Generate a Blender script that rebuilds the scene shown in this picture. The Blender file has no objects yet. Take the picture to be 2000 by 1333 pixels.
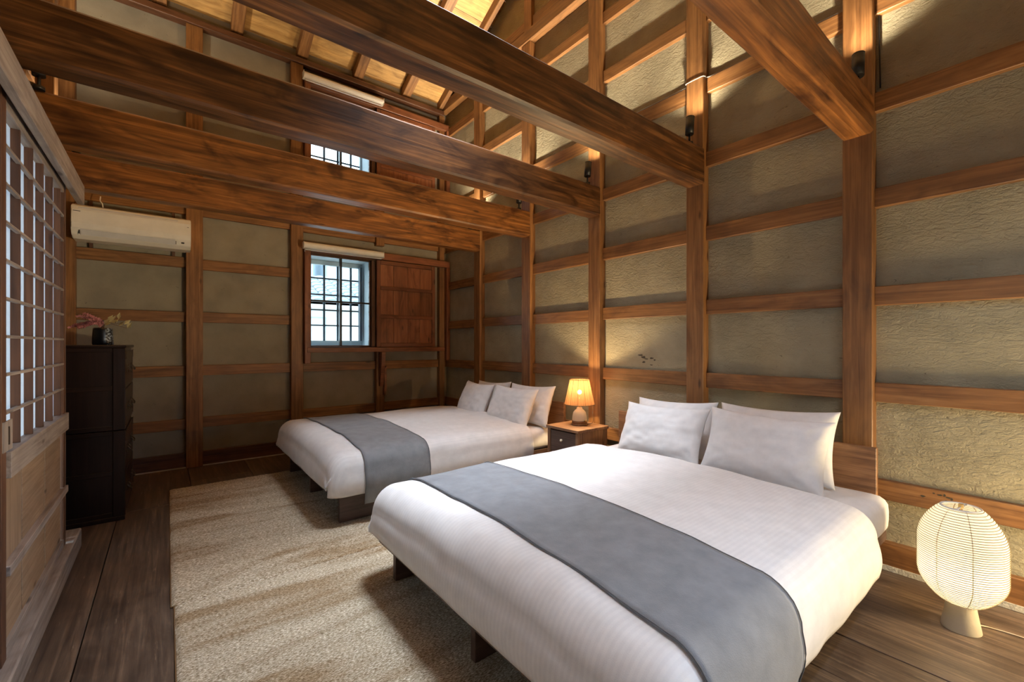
import bpy, bmesh, math, random
from mathutils import Vector, Matrix, noise
rnd = random.Random(7)
S = bpy.context.scene
C = S.collection
R = math.radians

# ------------------------------------------------------------------ camera, world, light, exposure
CZ = 1.16
cam_d = bpy.data.cameras.new('camera'); cam = bpy.data.objects.new('camera', cam_d); C.objects.link(cam)
cam.location = (0, 0, CZ); cam.rotation_euler = (R(90), 0, -R(38.273))
cam_d.sensor_width = 36; cam_d.lens = 853.4 / 2000 * 36; cam_d.shift_y = 0.00315
cam_d.clip_start = 0.05; cam_d.clip_end = 200
S.camera = cam
W = bpy.data.worlds.new('sky'); S.world = W; W.use_nodes = True
wb = W.node_tree.nodes['Background']; wb.inputs[0].default_value = (0.72, 0.88, 1.0, 1); wb.inputs[1].default_value = 6.0
S.view_settings.view_transform = 'Standard'; S.view_settings.look = 'None'
S.view_settings.gamma = 1; S.view_settings.use_curve_mapping = False
S.view_settings.exposure = 0.12
cy = S.cycles
cy.max_bounces = 10; cy.diffuse_bounces = 6; cy.glossy_bounces = 3; cy.transmission_bounces = 6; cy.transparent_max_bounces = 12
cy.sample_clamp_indirect = 4.0; cy.caustics_reflective = False; cy.caustics_refractive = False
cy.use_denoising = True

def light(name, kind, loc, energy, color, **kw):
    d = bpy.data.lights.new(name, kind); o = bpy.data.objects.new(name, d); C.objects.link(o)
    o.location = loc; d.energy = energy; d.color = color
    for k, v in kw.items():
        if k == 'rot': o.rotation_euler = v
        elif k == 'target':
            o.rotation_euler = (Vector(v) - Vector(loc)).to_track_quat('-Z', 'Y').to_euler()
        elif k == 'portal': d.cycles.is_portal = v
        elif k == 'soft':
            d.use_nodes = True; nt = d.node_tree; em = nt.nodes['Emission']; em.inputs[1].default_value = 1.0
            fo = nt.nodes.new('ShaderNodeLightFalloff'); fo.inputs['Strength'].default_value = 1.0; nt.links.new(fo.outputs['Linear'], em.inputs[1])
        else: setattr(d, k, v)
    return o
COOL = (0.76, 0.86, 1.0); WARM = (1.0, 0.70, 0.36); WARM2 = (1.0, 0.86, 0.62); WARM3 = (1.0, 0.84, 0.60)
# added cool fill lights under the beams just outside the frame
light('cool_fill_light', 'AREA', (1.55, -0.23, 2.19), 11, COOL, shape='RECTANGLE', size=1.5, size_y=0.10, spread=R(140))
light('cool_fill_light', 'AREA', (1.55, -1.13, 2.19), 3, COOL, shape='RECTANGLE', size=1.5, size_y=0.10, spread=R(140))
light('warm_fill_light', 'POINT', (2.70, -0.36, 0.36), 68, (1.0, 0.76, 0.42), shadow_soft_size=0.14, soft=1)  # added warm fill for the floor and wall at the right, no fixture
# added cool fill from behind the camera, aimed at the paper doors
light('side_fill_light', 'AREA', (2.85, -1.6, 1.3), 7, (0.66, 0.81, 1.0), shape='RECTANGLE', size=0.9, size_y=0.8, target=(-0.42, 2.3, 0.5), spread=R(50))
# added cool fill for the beds, from high between the roof and the beams
light('fill_panel_light', 'AREA', (1.45, 2.12, 3.69), 25, (0.80, 0.89, 1.0), shape='RECTANGLE', size=0.66, size_y=0.66, spread=R(68))
# portals at the window openings
light('window_portal', 'AREA', (1.56, 5.46, 1.65), 1, (1, 1, 1), shape='RECTANGLE', size=0.8, size_y=1.15, rot=(-R(90), 0, 0), portal=True)
light('window_portal', 'AREA', (1.56, 5.46, 3.43), 1, (1, 1, 1), shape='RECTANGLE', size=0.8, size_y=1.15, rot=(-R(90), 0, 0), portal=True)
light('window_portal', 'AREA', (-0.80, 1.2, 1.1), 1, (1, 1, 1), shape='RECTANGLE', size=4.6, size_y=2.2, rot=(R(90), 0, -R(90)), portal=True)

# ------------------------------------------------------------------ materials
def new_mat(name):
    m = bpy.data.materials.new(name); m.use_nodes = True
    nt = m.node_tree; return m, nt, nt.nodes['Principled BSDF']
def N(nt, kind, **kw):
    n = nt.nodes.new(kind)
    for k, v in kw.items():
        if k in n.inputs: n.inputs[k].default_value = v
        else: setattr(n, k, v)
    return n
def ramp(nt, pts):
    n = nt.nodes.new('ShaderNodeValToRGB'); e = n.color_ramp.elements
    while len(e) < len(pts): e.new(0.5)
    for i, (p, c) in enumerate(pts): e[i].position = p; e[i].color = (*c, 1)
    return n
def coords(nt, scale, offset=True, rot=(0, 0, 0)):
    tc = N(nt, 'ShaderNodeTexCoord'); mp = N(nt, 'ShaderNodeMapping'); mp.inputs['Scale'].default_value = scale
    mp.inputs['Rotation'].default_value = rot
    if offset:
        oi = N(nt, 'ShaderNodeObjectInfo'); mu = N(nt, 'ShaderNodeVectorMath', operation='SCALE'); mu.inputs['Scale'].default_value = 37.0
        cb = N(nt, 'ShaderNodeCombineXYZ')
        nt.links.new(oi.outputs['Random'], cb.inputs[0]); nt.links.new(oi.outputs['Random'], cb.inputs[1]); nt.links.new(oi.outputs['Random'], cb.inputs[2])
        nt.links.new(cb.outputs[0], mu.inputs[0])
        ad = N(nt, 'ShaderNodeVectorMath', operation='ADD')
        nt.links.new(tc.outputs['Object'], ad.inputs[0]); nt.links.new(mu.outputs[0], ad.inputs[1])
        nt.links.new(ad.outputs[0], mp.inputs['Vector'])
    else: nt.links.new(tc.outputs['Object'], mp.inputs['Vector'])
    return mp
def mix(nt, a, b, fac, mode='MIX'):
    n = N(nt, 'ShaderNodeMix', data_type='RGBA', blend_type=mode)
    if isinstance(fac, float): n.inputs[0].default_value = fac
    else: nt.links.new(fac, n.inputs[0])
    for s, v in ((6, a), (7, b)):
        if isinstance(v, tuple): n.inputs[s].default_value = (*v, 1)
        else: nt.links.new(v, n.inputs[s])
    return n.outputs[2]
def wood(name, axis, dark, mid, light_, rough=0.55, figure=0.5, fine=1.0, bump=0.25, vary=0.35):
    m, nt, b = new_mat(name)
    def sc(a, o): v = [o, o, o]; v['xyz'.index(axis)] = a; return tuple(v)
    g = N(nt, 'ShaderNodeTexNoise', Scale=1.0, Detail=6.0, Roughness=0.62, Distortion=0.7)
    nt.links.new(coords(nt, sc(1.8 * fine, 52 * fine)).outputs[0], g.inputs['Vector'])
    f = N(nt, 'ShaderNodeTexNoise', Scale=1.0, Detail=3.0, Roughness=0.6, Distortion=1.6)
    nt.links.new(coords(nt, sc(2.2, 7.0)).outputs[0], f.inputs['Vector'])
    r1 = ramp(nt, [(0.30, dark), (0.52, mid), (0.74, light_)]); nt.links.new(g.outputs[0], r1.inputs[0])
    r2 = ramp(nt, [(0.32, (0.30, 0.24, 0.20)), (0.5, (0.85, 0.85, 0.85)), (0.72, (1.25, 1.22, 1.15))]); nt.links.new(f.outputs[0], r2.inputs[0])
    c = mix(nt, r1.outputs[0], r2.outputs[0], figure, 'MULTIPLY')
    # knots
    v = N(nt, 'ShaderNodeTexVoronoi', Scale=1.0); nt.links.new(coords(nt, sc(2.3, 7.0)).outputs[0], v.inputs['Vector'])
    rk = ramp(nt, [(0.045, (0.16, 0.12, 0.1)), (0.10, (1, 1, 1))]); nt.links.new(v.outputs['Distance'], rk.inputs[0])
    c = mix(nt, c, rk.outputs[0], 0.8, 'MULTIPLY')
    oi = N(nt, 'ShaderNodeObjectInfo'); mr = N(nt, 'ShaderNodeMapRange'); mr.inputs[3].default_value = 1 - vary; mr.inputs[4].default_value = 1 + vary * 0.5
    nt.links.new(oi.outputs['Random'], mr.inputs[0])
    hs = N(nt, 'ShaderNodeHueSaturation'); nt.links.new(mr.outputs[0], hs.inputs['Value']); nt.links.new(c, hs.inputs['Color'])
    nt.links.new(hs.outputs[0], b.inputs['Base Color']); b.inputs['Roughness'].default_value = rough
    bp = N(nt, 'ShaderNodeBump', Strength=bump, Distance=0.004); nt.links.new(g.outputs[0], bp.inputs['Height']); nt.links.new(bp.outputs[0], b.inputs['Normal'])
    return m
BD, BM, BL = (0.145, 0.062, 0.020), (0.245, 0.112, 0.038), (0.35, 0.175, 0.066)
MB = {a: wood('beam_wood_' + a, a, (0.075, 0.027, 0.008), (0.215, 0.083, 0.021), (0.40, 0.17, 0.048), 0.42, 1.0, 0.8, 0.25, 0.12) for a in 'xyz'}
MB2 = {a: wood('dark_beam_wood_' + a, a, (0.035, 0.013, 0.005), (0.105, 0.042, 0.013), (0.25, 0.11, 0.035), 0.42, 1.0, 0.8, 0.25, 0.05) for a in 'xyz'}  # darker tone of the beam wood, for the second and third beams
MP = {a: wood('post_wood_' + a, a, BD, BM, BL, 0.5, 0.45, 1.0, 0.2, 0.15) for a in 'xyz'}
MD = {a: wood('dark_wood_' + a, a, (0.05, 0.020, 0.010), (0.11, 0.045, 0.022), (0.17, 0.075, 0.035), 0.5, 0.6, 1.0, 0.2, 0.2) for a in 'xyz'}
MR = {a: wood('shutter_wood_' + a, a, (0.15, 0.050, 0.024), (0.24, 0.088, 0.040), (0.30, 0.12, 0.055), 0.45, 0.6, 0.8, 0.2, 0.2) for a in 'xyz'}
MRP = {a: wood('shutter_panel_wood_' + a, a, (0.24, 0.085, 0.038), (0.33, 0.125, 0.056), (0.42, 0.17, 0.075), 0.45, 0.7, 0.6, 0.1, 0.3) for a in 'xyz'}
MS = {a: wood('weathered_wood_' + a, a, (0.20, 0.165, 0.145), (0.33, 0.28, 0.25), (0.43, 0.38, 0.34), 0.6, 0.4, 1.2, 0.2, 0.1) for a in 'xyz'}
ML = {a: wood('lattice_wood_' + a, a, (0.07, 0.030, 0.014), (0.12, 0.052, 0.025), (0.17, 0.078, 0.038), 0.6, 0.3, 1.2, 0.1, 0.1) for a in 'xyz'}
MBO = {a: wood('door_board_wood_' + a, a, (0.27, 0.18, 0.11), (0.36, 0.25, 0.16), (0.45, 0.32, 0.21), 0.6, 0.2, 1.6, 0.1, 0.1) for a in 'xyz'}
MC = {a: wood('roof_board_wood_' + a, a, (0.40, 0.21, 0.065), (0.58, 0.34, 0.12), (0.70, 0.45, 0.18), 0.5, 0.55, 0.7, 0.15, 0.2) for a in 'xyz'}
MW = {a: wood('walnut_' + a, a, (0.13, 0.060, 0.028), (0.29, 0.145, 0.068), (0.42, 0.23, 0.115), 0.45, 0.35, 1.1, 0.08, 0.05) for a in 'xyz'}
MWD = {a: wood('dark_walnut_' + a, a, (0.055, 0.030, 0.022), (0.095, 0.055, 0.042), (0.13, 0.08, 0.06), 0.45, 0.35, 1.1, 0.08, 0.05) for a in 'xyz'}
MT = {a: wood('chest_wood_' + a, a, (0.007, 0.003, 0.002), (0.015, 0.007, 0.005), (0.028, 0.013, 0.009), 0.3, 0.4, 1.0, 0.08, 0.05) for a in 'xyz'}

def floor_mat():
    m, nt, b = new_mat('old_floor_plank')
    g = N(nt, 'ShaderNodeTexNoise', Scale=1.0, Detail=7.0, Roughness=0.65, Distortion=0.6); nt.links.new(coords(nt, (42, 1.8, 42)).outputs[0], g.inputs['Vector'])
    w = N(nt, 'ShaderNodeTexNoise', Scale=3.0, Detail=5.0, Roughness=0.7, Distortion=0.5); nt.links.new(coords(nt, (1.6, 0.9, 1)).outputs[0], w.inputs['Vector'])
    s = N(nt, 'ShaderNodeTexNoise', Scale=1.0, Detail=4.0, Roughness=0.7); nt.links.new(coords(nt, (60, 5, 10), rot=(0, 0, 0.5)).outputs[0], s.inputs['Vector'])
    r1 = ramp(nt, [(0.32, (0.055, 0.038, 0.029)), (0.55, (0.125, 0.086, 0.060)), (0.75, (0.25, 0.175, 0.115))]); nt.links.new(g.outputs[0], r1.inputs[0])
    r2 = ramp(nt, [(0.35, (0.55, 0.5, 0.5)), (0.6, (1.15, 1.15, 1.15)), (0.78, (1.7, 1.65, 1.5))]); nt.links.new(w.outputs[0], r2.inputs[0])
    c = mix(nt, r1.outputs[0], r2.outputs[0], 0.8, 'MULTIPLY')
    r3 = ramp(nt, [(0.66, (0, 0, 0)), (0.74, (1, 1, 1))]); nt.links.new(s.outputs[0], r3.inputs[0])
    c = mix(nt, c, (0.33, 0.25, 0.17), r3.outputs[0])
    nt.links.new(c, b.inputs['Base Color'])
    rr = N(nt, 'ShaderNodeMapRange'); rr.inputs[3].default_value = 0.28; rr.inputs[4].default_value = 0.6; nt.links.new(w.outputs[0], rr.inputs[0]); nt.links.new(rr.outputs[0], b.inputs['Roughness'])
    bp = N(nt, 'ShaderNodeBump', Strength=0.3, Distance=0.003); nt.links.new(g.outputs[0], bp.inputs['Height']); nt.links.new(bp.outputs[0], b.inputs['Normal'])
    return m
M_FLOOR = floor_mat()

def plaster(name, base, sc=(1, 1, 1), strength=0.55):
    m, nt, b = new_mat(name)
    f = N(nt, 'ShaderNodeTexNoise', Scale=1.0, Detail=5.0, Roughness=0.65, Distortion=1.2); nt.links.new(coords(nt, tuple(34 * v for v in sc), False).outputs[0], f.inputs['Vector'])
    k = N(nt, 'ShaderNodeTexNoise', Scale=5.0, Detail=3.0, Roughness=0.5); nt.links.new(coords(nt, (1, 1, 1), False).outputs[0], k.inputs['Vector'])
    u = N(nt, 'ShaderNodeTexNoise', Scale=110.0, Detail=2.0); nt.links.new(coords(nt, (1, 1, 1), False).outputs[0], u.inputs['Vector'])
    d = tuple(v * 0.85 for v in base); l = tuple(v * 1.12 for v in base)
    r = ramp(nt, [(0.3, d), (0.7, l)]); nt.links.new(k.outputs[0], r.inputs[0])
    rs = ramp(nt, [(0.27, (0.35, 0.33, 0.3)), (0.34, (1, 1, 1))]); nt.links.new(f.outputs[0], rs.inputs[0])
    c = mix(nt, r.outputs[0], rs.outputs[0], 0.8, 'MULTIPLY')
    nt.links.new(c, b.inputs['Base Color']); b.inputs['Roughness'].default_value = 0.95
    ad = N(nt, 'ShaderNodeMath', operation='MULTIPLY_ADD'); ad.inputs[1].default_value = 0.25
    nt.links.new(u.outputs[0], ad.inputs[0]); nt.links.new(f.outputs[0], ad.inputs[2])
    bp = N(nt, 'ShaderNodeBump', Strength=strength, Distance=0.012); nt.links.new(ad.outputs[0], bp.inputs['Height']); nt.links.new(bp.outputs[0], b.inputs['Normal'])
    return m
M_PL_R = plaster('trowelled_plaster_right', (0.335, 0.297, 0.200), (1, 0.5, 1.2), 0.95)
M_PL_B = plaster('smooth_plaster_back', (0.265, 0.240, 0.190), (1, 1, 1), 0.18)
M_STONE = plaster('foundation_stone', (0.55, 0.52, 0.45), (1.5, 1.5, 1.5), 0.9)

def simple(name, col, rough=0.5, metal=0.0, bump=None, spec=None):
    m, nt, b = new_mat(name); b.inputs['Roughness'].default_value = rough; b.inputs['Metallic'].default_value = metal
    n = N(nt, 'ShaderNodeTexNoise', Scale=9.0, Detail=3.0); nt.links.new(coords(nt, (1, 1, 1)).outputs[0], n.inputs['Vector'])
    r = ramp(nt, [(0.3, tuple(v * 0.93 for v in col)), (0.7, tuple(min(1, v * 1.05) for v in col))]); nt.links.new(n.outputs[0], r.inputs[0])
    nt.links.new(r.outputs[0], b.inputs['Base Color'])
    if spec is not None: b.inputs['Specular IOR Level'].default_value = spec
    if bump:
        t = N(nt, 'ShaderNodeTexNoise', Scale=bump[0], Detail=3.0); nt.links.new(coords(nt, (1, 1, 1)).outputs[0], t.inputs['Vector'])
        bp = N(nt, 'ShaderNodeBump', Strength=bump[1], Distance=0.003); nt.links.new(t.outputs[0], bp.inputs['Height']); nt.links.new(bp.outputs[0], b.inputs['Normal'])
    return m
def fabric(name, col, stripes=None, weave=500.0, strength=0.12, rough=0.9, mottled=0.06):
    m, nt, b = new_mat(name); b.inputs['Roughness'].default_value = rough
    b.inputs['Sheen Weight'].default_value = 0.15
    n = N(nt, 'ShaderNodeTexNoise', Scale=14.0, Detail=4.0, Roughness=0.6); nt.links.new(coords(nt, (1, 1, 1)).outputs[0], n.inputs['Vector'])
    r = ramp(nt, [(0.3, tuple(v * (1 - mottled) for v in col)), (0.7, tuple(min(1, v * (1 + mottled)) for v in col))]); nt.links.new(n.outputs[0], r.inputs[0])
    c = r.outputs[0]
    w = N(nt, 'ShaderNodeTexNoise', Scale=weave, Detail=1.0); nt.links.new(coords(nt, (1, 1, 1), False).outputs[0], w.inputs['Vector'])
    h = w.outputs[0]
    if stripes:
        wv = N(nt, 'ShaderNodeTexWave', wave_type='BANDS', bands_direction='Y', wave_profile='SIN', Scale=stripes, Distortion=0.0)
        nt.links.new(coords(nt, (1, 1, 1), False).outputs[0], wv.inputs['Vector'])
        rs = ramp(nt, [(0.35, (0.96, 0.96, 0.965)), (0.65, (1, 1, 1))]); nt.links.new(wv.outputs[0], rs.inputs[0])
        c = mix(nt, c, rs.outputs[0], 1.0, 'MULTIPLY')
        ad = N(nt, 'ShaderNodeMath', operation='MULTIPLY_ADD'); ad.inputs[1].default_value = 0.8
        nt.links.new(wv.outputs[0], ad.inputs[0]); nt.links.new(w.outputs[0], ad.inputs[2]); h = ad.outputs[0]
    nt.links.new(c, b.inputs['Base Color'])
    bp = N(nt, 'ShaderNodeBump', Strength=strength, Distance=0.0025); nt.links.new(h, bp.inputs['Height']); nt.links.new(bp.outputs[0], b.inputs['Normal'])
    return m
M_WHITE = fabric('white_cotton', (0.80, 0.79, 0.79))
M_DUVET = fabric('striped_white_satin_cotton', (0.80, 0.79, 0.79), stripes=17.0, strength=0.13, rough=0.75)
M_RUNNER = fabric('grey_wool_cloth', (0.215, 0.228, 0.250), weave=300.0, strength=0.3, mottled=0.14)
M_HEM = fabric('dark_grey_hem', (0.13, 0.137, 0.15))
M_MATT = fabric('taupe_mattress_cloth', (0.20, 0.15, 0.14))
def rug_mat():
    m, nt, b = new_mat('wool_rug_pile'); b.inputs['Roughness'].default_value = 1.0; b.inputs['Specular IOR Level'].default_value = 0.1
    g = N(nt, 'ShaderNodeTexNoise', Scale=1.0, Detail=4.0, Roughness=0.7); nt.links.new(coords(nt, (85, 230, 100)).outputs[0], g.inputs['Vector'])
    w = N(nt, 'ShaderNodeTexNoise', Scale=1.0, Detail=5.0, Roughness=0.6, Distortion=0.4); nt.links.new(coords(nt, (1.2, 6, 1)).outputs[0], w.inputs['Vector'])
    r1 = ramp(nt, [(0.34, (0.17, 0.115, 0.065)), (0.5, (0.50, 0.42, 0.29)), (0.66, (0.92, 0.86, 0.74))]); nt.links.new(g.outputs[0], r1.inputs[0])
    r2 = ramp(nt, [(0.36, (0.62, 0.50, 0.38)), (0.52, (1, 1, 1)), (0.72, (1.2, 1.2, 1.2))]); nt.links.new(w.outputs[0], r2.inputs[0])
    c = mix(nt, r1.outputs[0], r2.outputs[0], 0.85, 'MULTIPLY'); nt.links.new(c, b.inputs['Base Color'])
    bp = N(nt, 'ShaderNodeBump', Strength=0.8, Distance=0.006); nt.links.new(g.outputs[0], bp.inputs['Height']); nt.links.new(bp.outputs[0], b.inputs['Normal'])
    return m
M_RUG = rug_mat()
M_RUGEDGE = simple('brown_rug_edge', (0.20, 0.115, 0.05), 1.0, bump=(200, 0.5))
def paper(name, col, trans=0.75, emit=None, estr=0.0, clear=0.0):
    m, nt, b = new_mat(name); out = nt.nodes['Material Output']
    n = N(nt, 'ShaderNodeTexNoise', Scale=60.0, Detail=3.0); nt.links.new(coords(nt, (1, 1, 1), False).outputs[0], n.inputs['Vector'])
    r = ramp(nt, [(0.3, tuple(v * 0.94 for v in col)), (0.7, col)]); nt.links.new(n.outputs[0], r.inputs[0])
    df = N(nt, 'ShaderNodeBsdfDiffuse'); tr = N(nt, 'ShaderNodeBsdfTranslucent'); nt.links.new(r.outputs[0], df.inputs[0]); nt.links.new(r.outputs[0], tr.inputs[0])
    mx = N(nt, 'ShaderNodeMixShader'); mx.inputs[0].default_value = trans; nt.links.new(df.outputs[0], mx.inputs[1]); nt.links.new(tr.outputs[0], mx.inputs[2])
    o = mx.outputs[0]
    if clear:
        tp = N(nt, 'ShaderNodeBsdfTransparent'); tp.inputs[0].default_value = (1.0, 0.80, 0.55, 1); m2 = N(nt, 'ShaderNodeMixShader'); m2.inputs[0].default_value = clear
        nt.links.new(o, m2.inputs[1]); nt.links.new(tp.outputs[0], m2.inputs[2]); o = m2.outputs[0]
    if emit:
        em = N(nt, 'ShaderNodeEmission'); em.inputs[0].default_value = (*emit, 1); em.inputs[1].default_value = estr
        ad = N(nt, 'ShaderNodeAddShader'); nt.links.new(o, ad.inputs[0]); nt.links.new(em.outputs[0], ad.inputs[1]); o = ad.outputs[0]
    nt.links.new(o, out.inputs[0]); nt.nodes.remove(b)
    return m
M_SHOJI = paper('shoji_paper', (0.60, 0.63, 0.67), 0.6)
M_LANTERN = paper('lantern_paper', (0.92, 0.87, 0.74), 0.6, (1.0, 0.88, 0.66), 0.18)
M_SHADE = paper('pleated_shade_fabric', (0.50, 0.255, 0.115), 0.55, None, 0.0, 0.16)
def emis(name, col, s):
    m, nt, b = new_mat(name); b.inputs['Emission Color'].default_value = (*col, 1); b.inputs['Emission Strength'].default_value = s
    b.inputs['Base Color'].default_value = (*col, 1); return m
M_BULB = emis('glowing_bulb', (1.0, 0.72, 0.38), 30)
M_LENS = emis('glowing_spot_lens', (1.0, 0.75, 0.42), 6)
M_FILL = emis('fill_diffuser', (0.8, 0.9, 1.0), 3)  # glow of the added fill lamps under the beams
def glass():
    m, nt, b = new_mat('window_glass'); out = nt.nodes['Material Output']
    tr = N(nt, 'ShaderNodeBsdfTransparent'); tr.inputs[0].default_value = (0.93, 0.97, 0.97, 1)
    gl = N(nt, 'ShaderNodeBsdfGlossy', Roughness=0.03); fr = N(nt, 'ShaderNodeFresnel', IOR=1.45)
    mx = N(nt, 'ShaderNodeMixShader'); nt.links.new(fr.outputs[0], mx.inputs[0]); nt.links.new(tr.outputs[0], mx.inputs[1]); nt.links.new(gl.outputs[0], mx.inputs[2])
    nt.links.new(mx.outputs[0], out.inputs[0]); nt.nodes.remove(b); return m
M_GLASS = glass()
M_PLASTIC = simple('white_plastic', (0.80, 0.78, 0.74), 0.35)
M_PLASTIC2 = simple('grey_white_plastic', (0.62, 0.62, 0.64), 0.35)
M_BLACK = simple('matt_black_metal', (0.012, 0.011, 0.011), 0.45, 0.2)
M_IRON = simple('old_iron', (0.10, 0.075, 0.055), 0.45, 0.8, bump=(60, 0.3))
M_BARS = simple('grey_iron_bar', (0.06, 0.09, 0.12), 0.6, 0.1)
M_REVEAL = simple('pale_blue_white_paint', (0.62, 0.70, 0.74), 0.7)
M_TRAV = simple('travertine', (0.60, 0.53, 0.40), 0.6, bump=(40, 0.4))
M_BRASS = simple('brass', (0.75, 0.55, 0.25), 0.3, 1.0)
M_CREAM = simple('cream_ceramic', (0.78, 0.68, 0.50), 0.35)
M_CORD = simple('beige_cord', (0.50, 0.42, 0.30), 0.6)
M_CABLE = simple('grey_cable', (0.35, 0.34, 0.33), 0.5)
M_CABLE_D = simple('black_cable', (0.015, 0.015, 0.015), 0.5)
M_BAMBOO = simple('bamboo_strip', (0.24, 0.17, 0.06), 0.6)
M_INK = simple('dark_print', (0.03, 0.03, 0.035), 0.5)
M_EXTW = simple('pale_render', (0.75, 0.77, 0.78), 0.9)
M_TILE = simple('grey_roof_tile', (0.30, 0.34, 0.38), 0.7)
M_EXTG = simple('blue_grey_cladding', (0.42, 0.50, 0.56), 0.8)
M_GROUND = simple('gravel_ground', (0.45, 0.44, 0.42), 1.0, bump=(40, 0.6))
M_PINK = simple('dried_pink_petal', (0.72, 0.34, 0.35), 0.8)
M_YEL = simple('dried_cream_leaf', (0.80, 0.70, 0.36), 0.8)
M_STEM = simple('brown_stem', (0.16, 0.08, 0.05), 0.8)
def vase_mat():
    m, nt, b = new_mat('black_speckled_glaze'); b.inputs['Roughness'].default_value = 0.3
    v = N(nt, 'ShaderNodeTexNoise', Scale=90.0, Detail=3.0); nt.links.new(coords(nt, (1, 1, 1), False).outputs[0], v.inputs['Vector'])
    tc = N(nt, 'ShaderNodeTexCoord'); sx = N(nt, 'ShaderNodeSeparateXYZ'); nt.links.new(tc.outputs['Object'], sx.inputs[0])
    mr = N(nt, 'ShaderNodeMapRange'); mr.inputs[1].default_value = 0.012; mr.inputs[2].default_value = 0.03; nt.links.new(sx.outputs[0], mr.inputs[0])
    r = ramp(nt, [(0.48, (0, 0, 0)), (0.6, (1, 1, 1))]); nt.links.new(v.outputs[0], r.inputs[0])
    mu = N(nt, 'ShaderNodeMath', operation='MULTIPLY'); nt.links.new(r.outputs[0], mu.inputs[0]); nt.links.new(mr.outputs[0], mu.inputs[1])
    nt.links.new(mix(nt, (0.006, 0.007, 0.010), (0.30, 0.36, 0.42), mu.outputs[0]), b.inputs['Base Color']); return m
M_VASE = vase_mat()

# ------------------------------------------------------------------ helpers
def base_of(parent): return parent['_o'] if parent is not None and '_o' in parent else (0, 0, 0)
ORIG = {}
def link(name, me, mat, loc, parent=None, kind=None):
    if mat is not None and not me.materials: me.materials.append(mat)
    o = bpy.data.objects.new(name, me); C.objects.link(o)
    wl = Vector(loc); ORIG[o] = wl
    if parent is not None: o.parent = parent; o.location = wl - ORIG[parent]
    else: o.location = wl
    if kind: o['kind'] = kind
    return o
def tag(o, label, cat, group=None):
    o['label'] = label; o['category'] = cat
    if group: o['group'] = group
    return o
def thing(name, label, cat, loc, group=None):
    o = bpy.data.objects.new(name, None); C.objects.link(o); o.location = loc; ORIG[o] = Vector(loc); o.empty_display_size = 0.05
    return tag(o, label, cat, group)
def bm_me(bm, name='mesh', smooth=False):
    me = bpy.data.meshes.new(name); bm.normal_update(); bm.to_mesh(me); bm.free()
    if smooth:
        for p in me.polygons: p.use_smooth = True
    return me
CACHE = {}
def box_me(sx, sy, sz, bev=0.0, seg=1):
    k = (round(sx, 4), round(sy, 4), round(sz, 4), bev, seg)
    if k in CACHE: return CACHE[k].copy() if CACHE[k].materials else CACHE[k]
    bm = bmesh.new(); bmesh.ops.create_cube(bm, size=1)
    bmesh.ops.scale(bm, vec=(sx, sy, sz), verts=bm.verts)
    if bev: bmesh.ops.bevel(bm, geom=bm.edges[:], offset=bev, segments=seg, affect='EDGES')
    me = bm_me(bm); return me
def box(name, x, y, z, mat, parent=None, bev=0.0, seg=1, kind=None, rot=None):
    me = box_me(x[1] - x[0], y[1] - y[0], z[1] - z[0], bev, seg)
    if isinstance(mat, dict):
        d = (x[1] - x[0], y[1] - y[0], z[1] - z[0]); mat = mat['xyz'[d.index(max(d))]]
    o = link(name, me, mat, ((x[0] + x[1]) / 2, (y[0] + y[1]) / 2, (z[0] + z[1]) / 2), parent, kind)
    if rot: o.rotation_euler = rot
    return o
def boxes(name, lst, mat, parent=None, kind=None, bev=0.0):
    bm = bmesh.new()
    cx = sum((b[0][0] + b[0][1]) / 2 for b in lst) / len(lst); cy_ = sum((b[1][0] + b[1][1]) / 2 for b in lst) / len(lst); cz = sum((b[2][0] + b[2][1]) / 2 for b in lst) / len(lst)
    for x, y, z in lst:
        r = bmesh.ops.create_cube(bm, size=1); vs = r['verts']
        bmesh.ops.scale(bm, vec=(x[1] - x[0], y[1] - y[0], z[1] - z[0]), verts=vs)
        bmesh.ops.translate(bm, vec=((x[0] + x[1]) / 2 - cx, (y[0] + y[1]) / 2 - cy_, (z[0] + z[1]) / 2 - cz), verts=vs)
    if bev: bmesh.ops.bevel(bm, geom=bm.edges[:], offset=bev, segments=1, affect='EDGES')
    if isinstance(mat, dict): mat = mat['x']
    return link(name, bm_me(bm), mat, (cx, cy_, cz), parent, kind)
def lathe(name, prof, loc, mat, parent=None, n=32, smooth=True, cap=True, kind=None, fold=None):
    bm = bmesh.new(); rings = []
    for r, z in prof:
        ring = []
        for i in range(n):
            a = 2 * math.pi * i / n; rr = r * (1 + (fold[0] * math.cos(fold[1] * a) if fold else 0))
            ring.append(bm.verts.new((rr * math.cos(a), rr * math.sin(a), z)))
        rings.append(ring)
    for a, b in zip(rings, rings[1:]):
        for i in range(n): bm.faces.new((a[i], a[(i + 1) % n], b[(i + 1) % n], b[i]))
    if cap:
        bm.faces.new(list(reversed(rings[0]))); bm.faces.new(rings[-1])
    me = bm_me(bm, smooth=smooth)
    return link(name, me, mat, loc, parent, kind)
def cyl_me(r, h, n=24, r2=None):
    bm = bmesh.new(); bmesh.ops.create_cone(bm, cap_ends=True, segments=n, radius1=r, radius2=r if r2 is None else r2, depth=h)
    me = bm_me(bm)
    for p in me.polygons: p.use_smooth = len(p.vertices) == 4
    return me
def cyl(name, a, b, r, mat, parent=None, n=20, kind=None):
    a, b = Vector(a), Vector(b); me = cyl_me(r, (b - a).length, n)
    o = link(name, me, mat, (a + b) / 2, parent, kind); o.rotation_euler = (b - a).to_track_quat('Z', 'Y').to_euler(); return o
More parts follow.
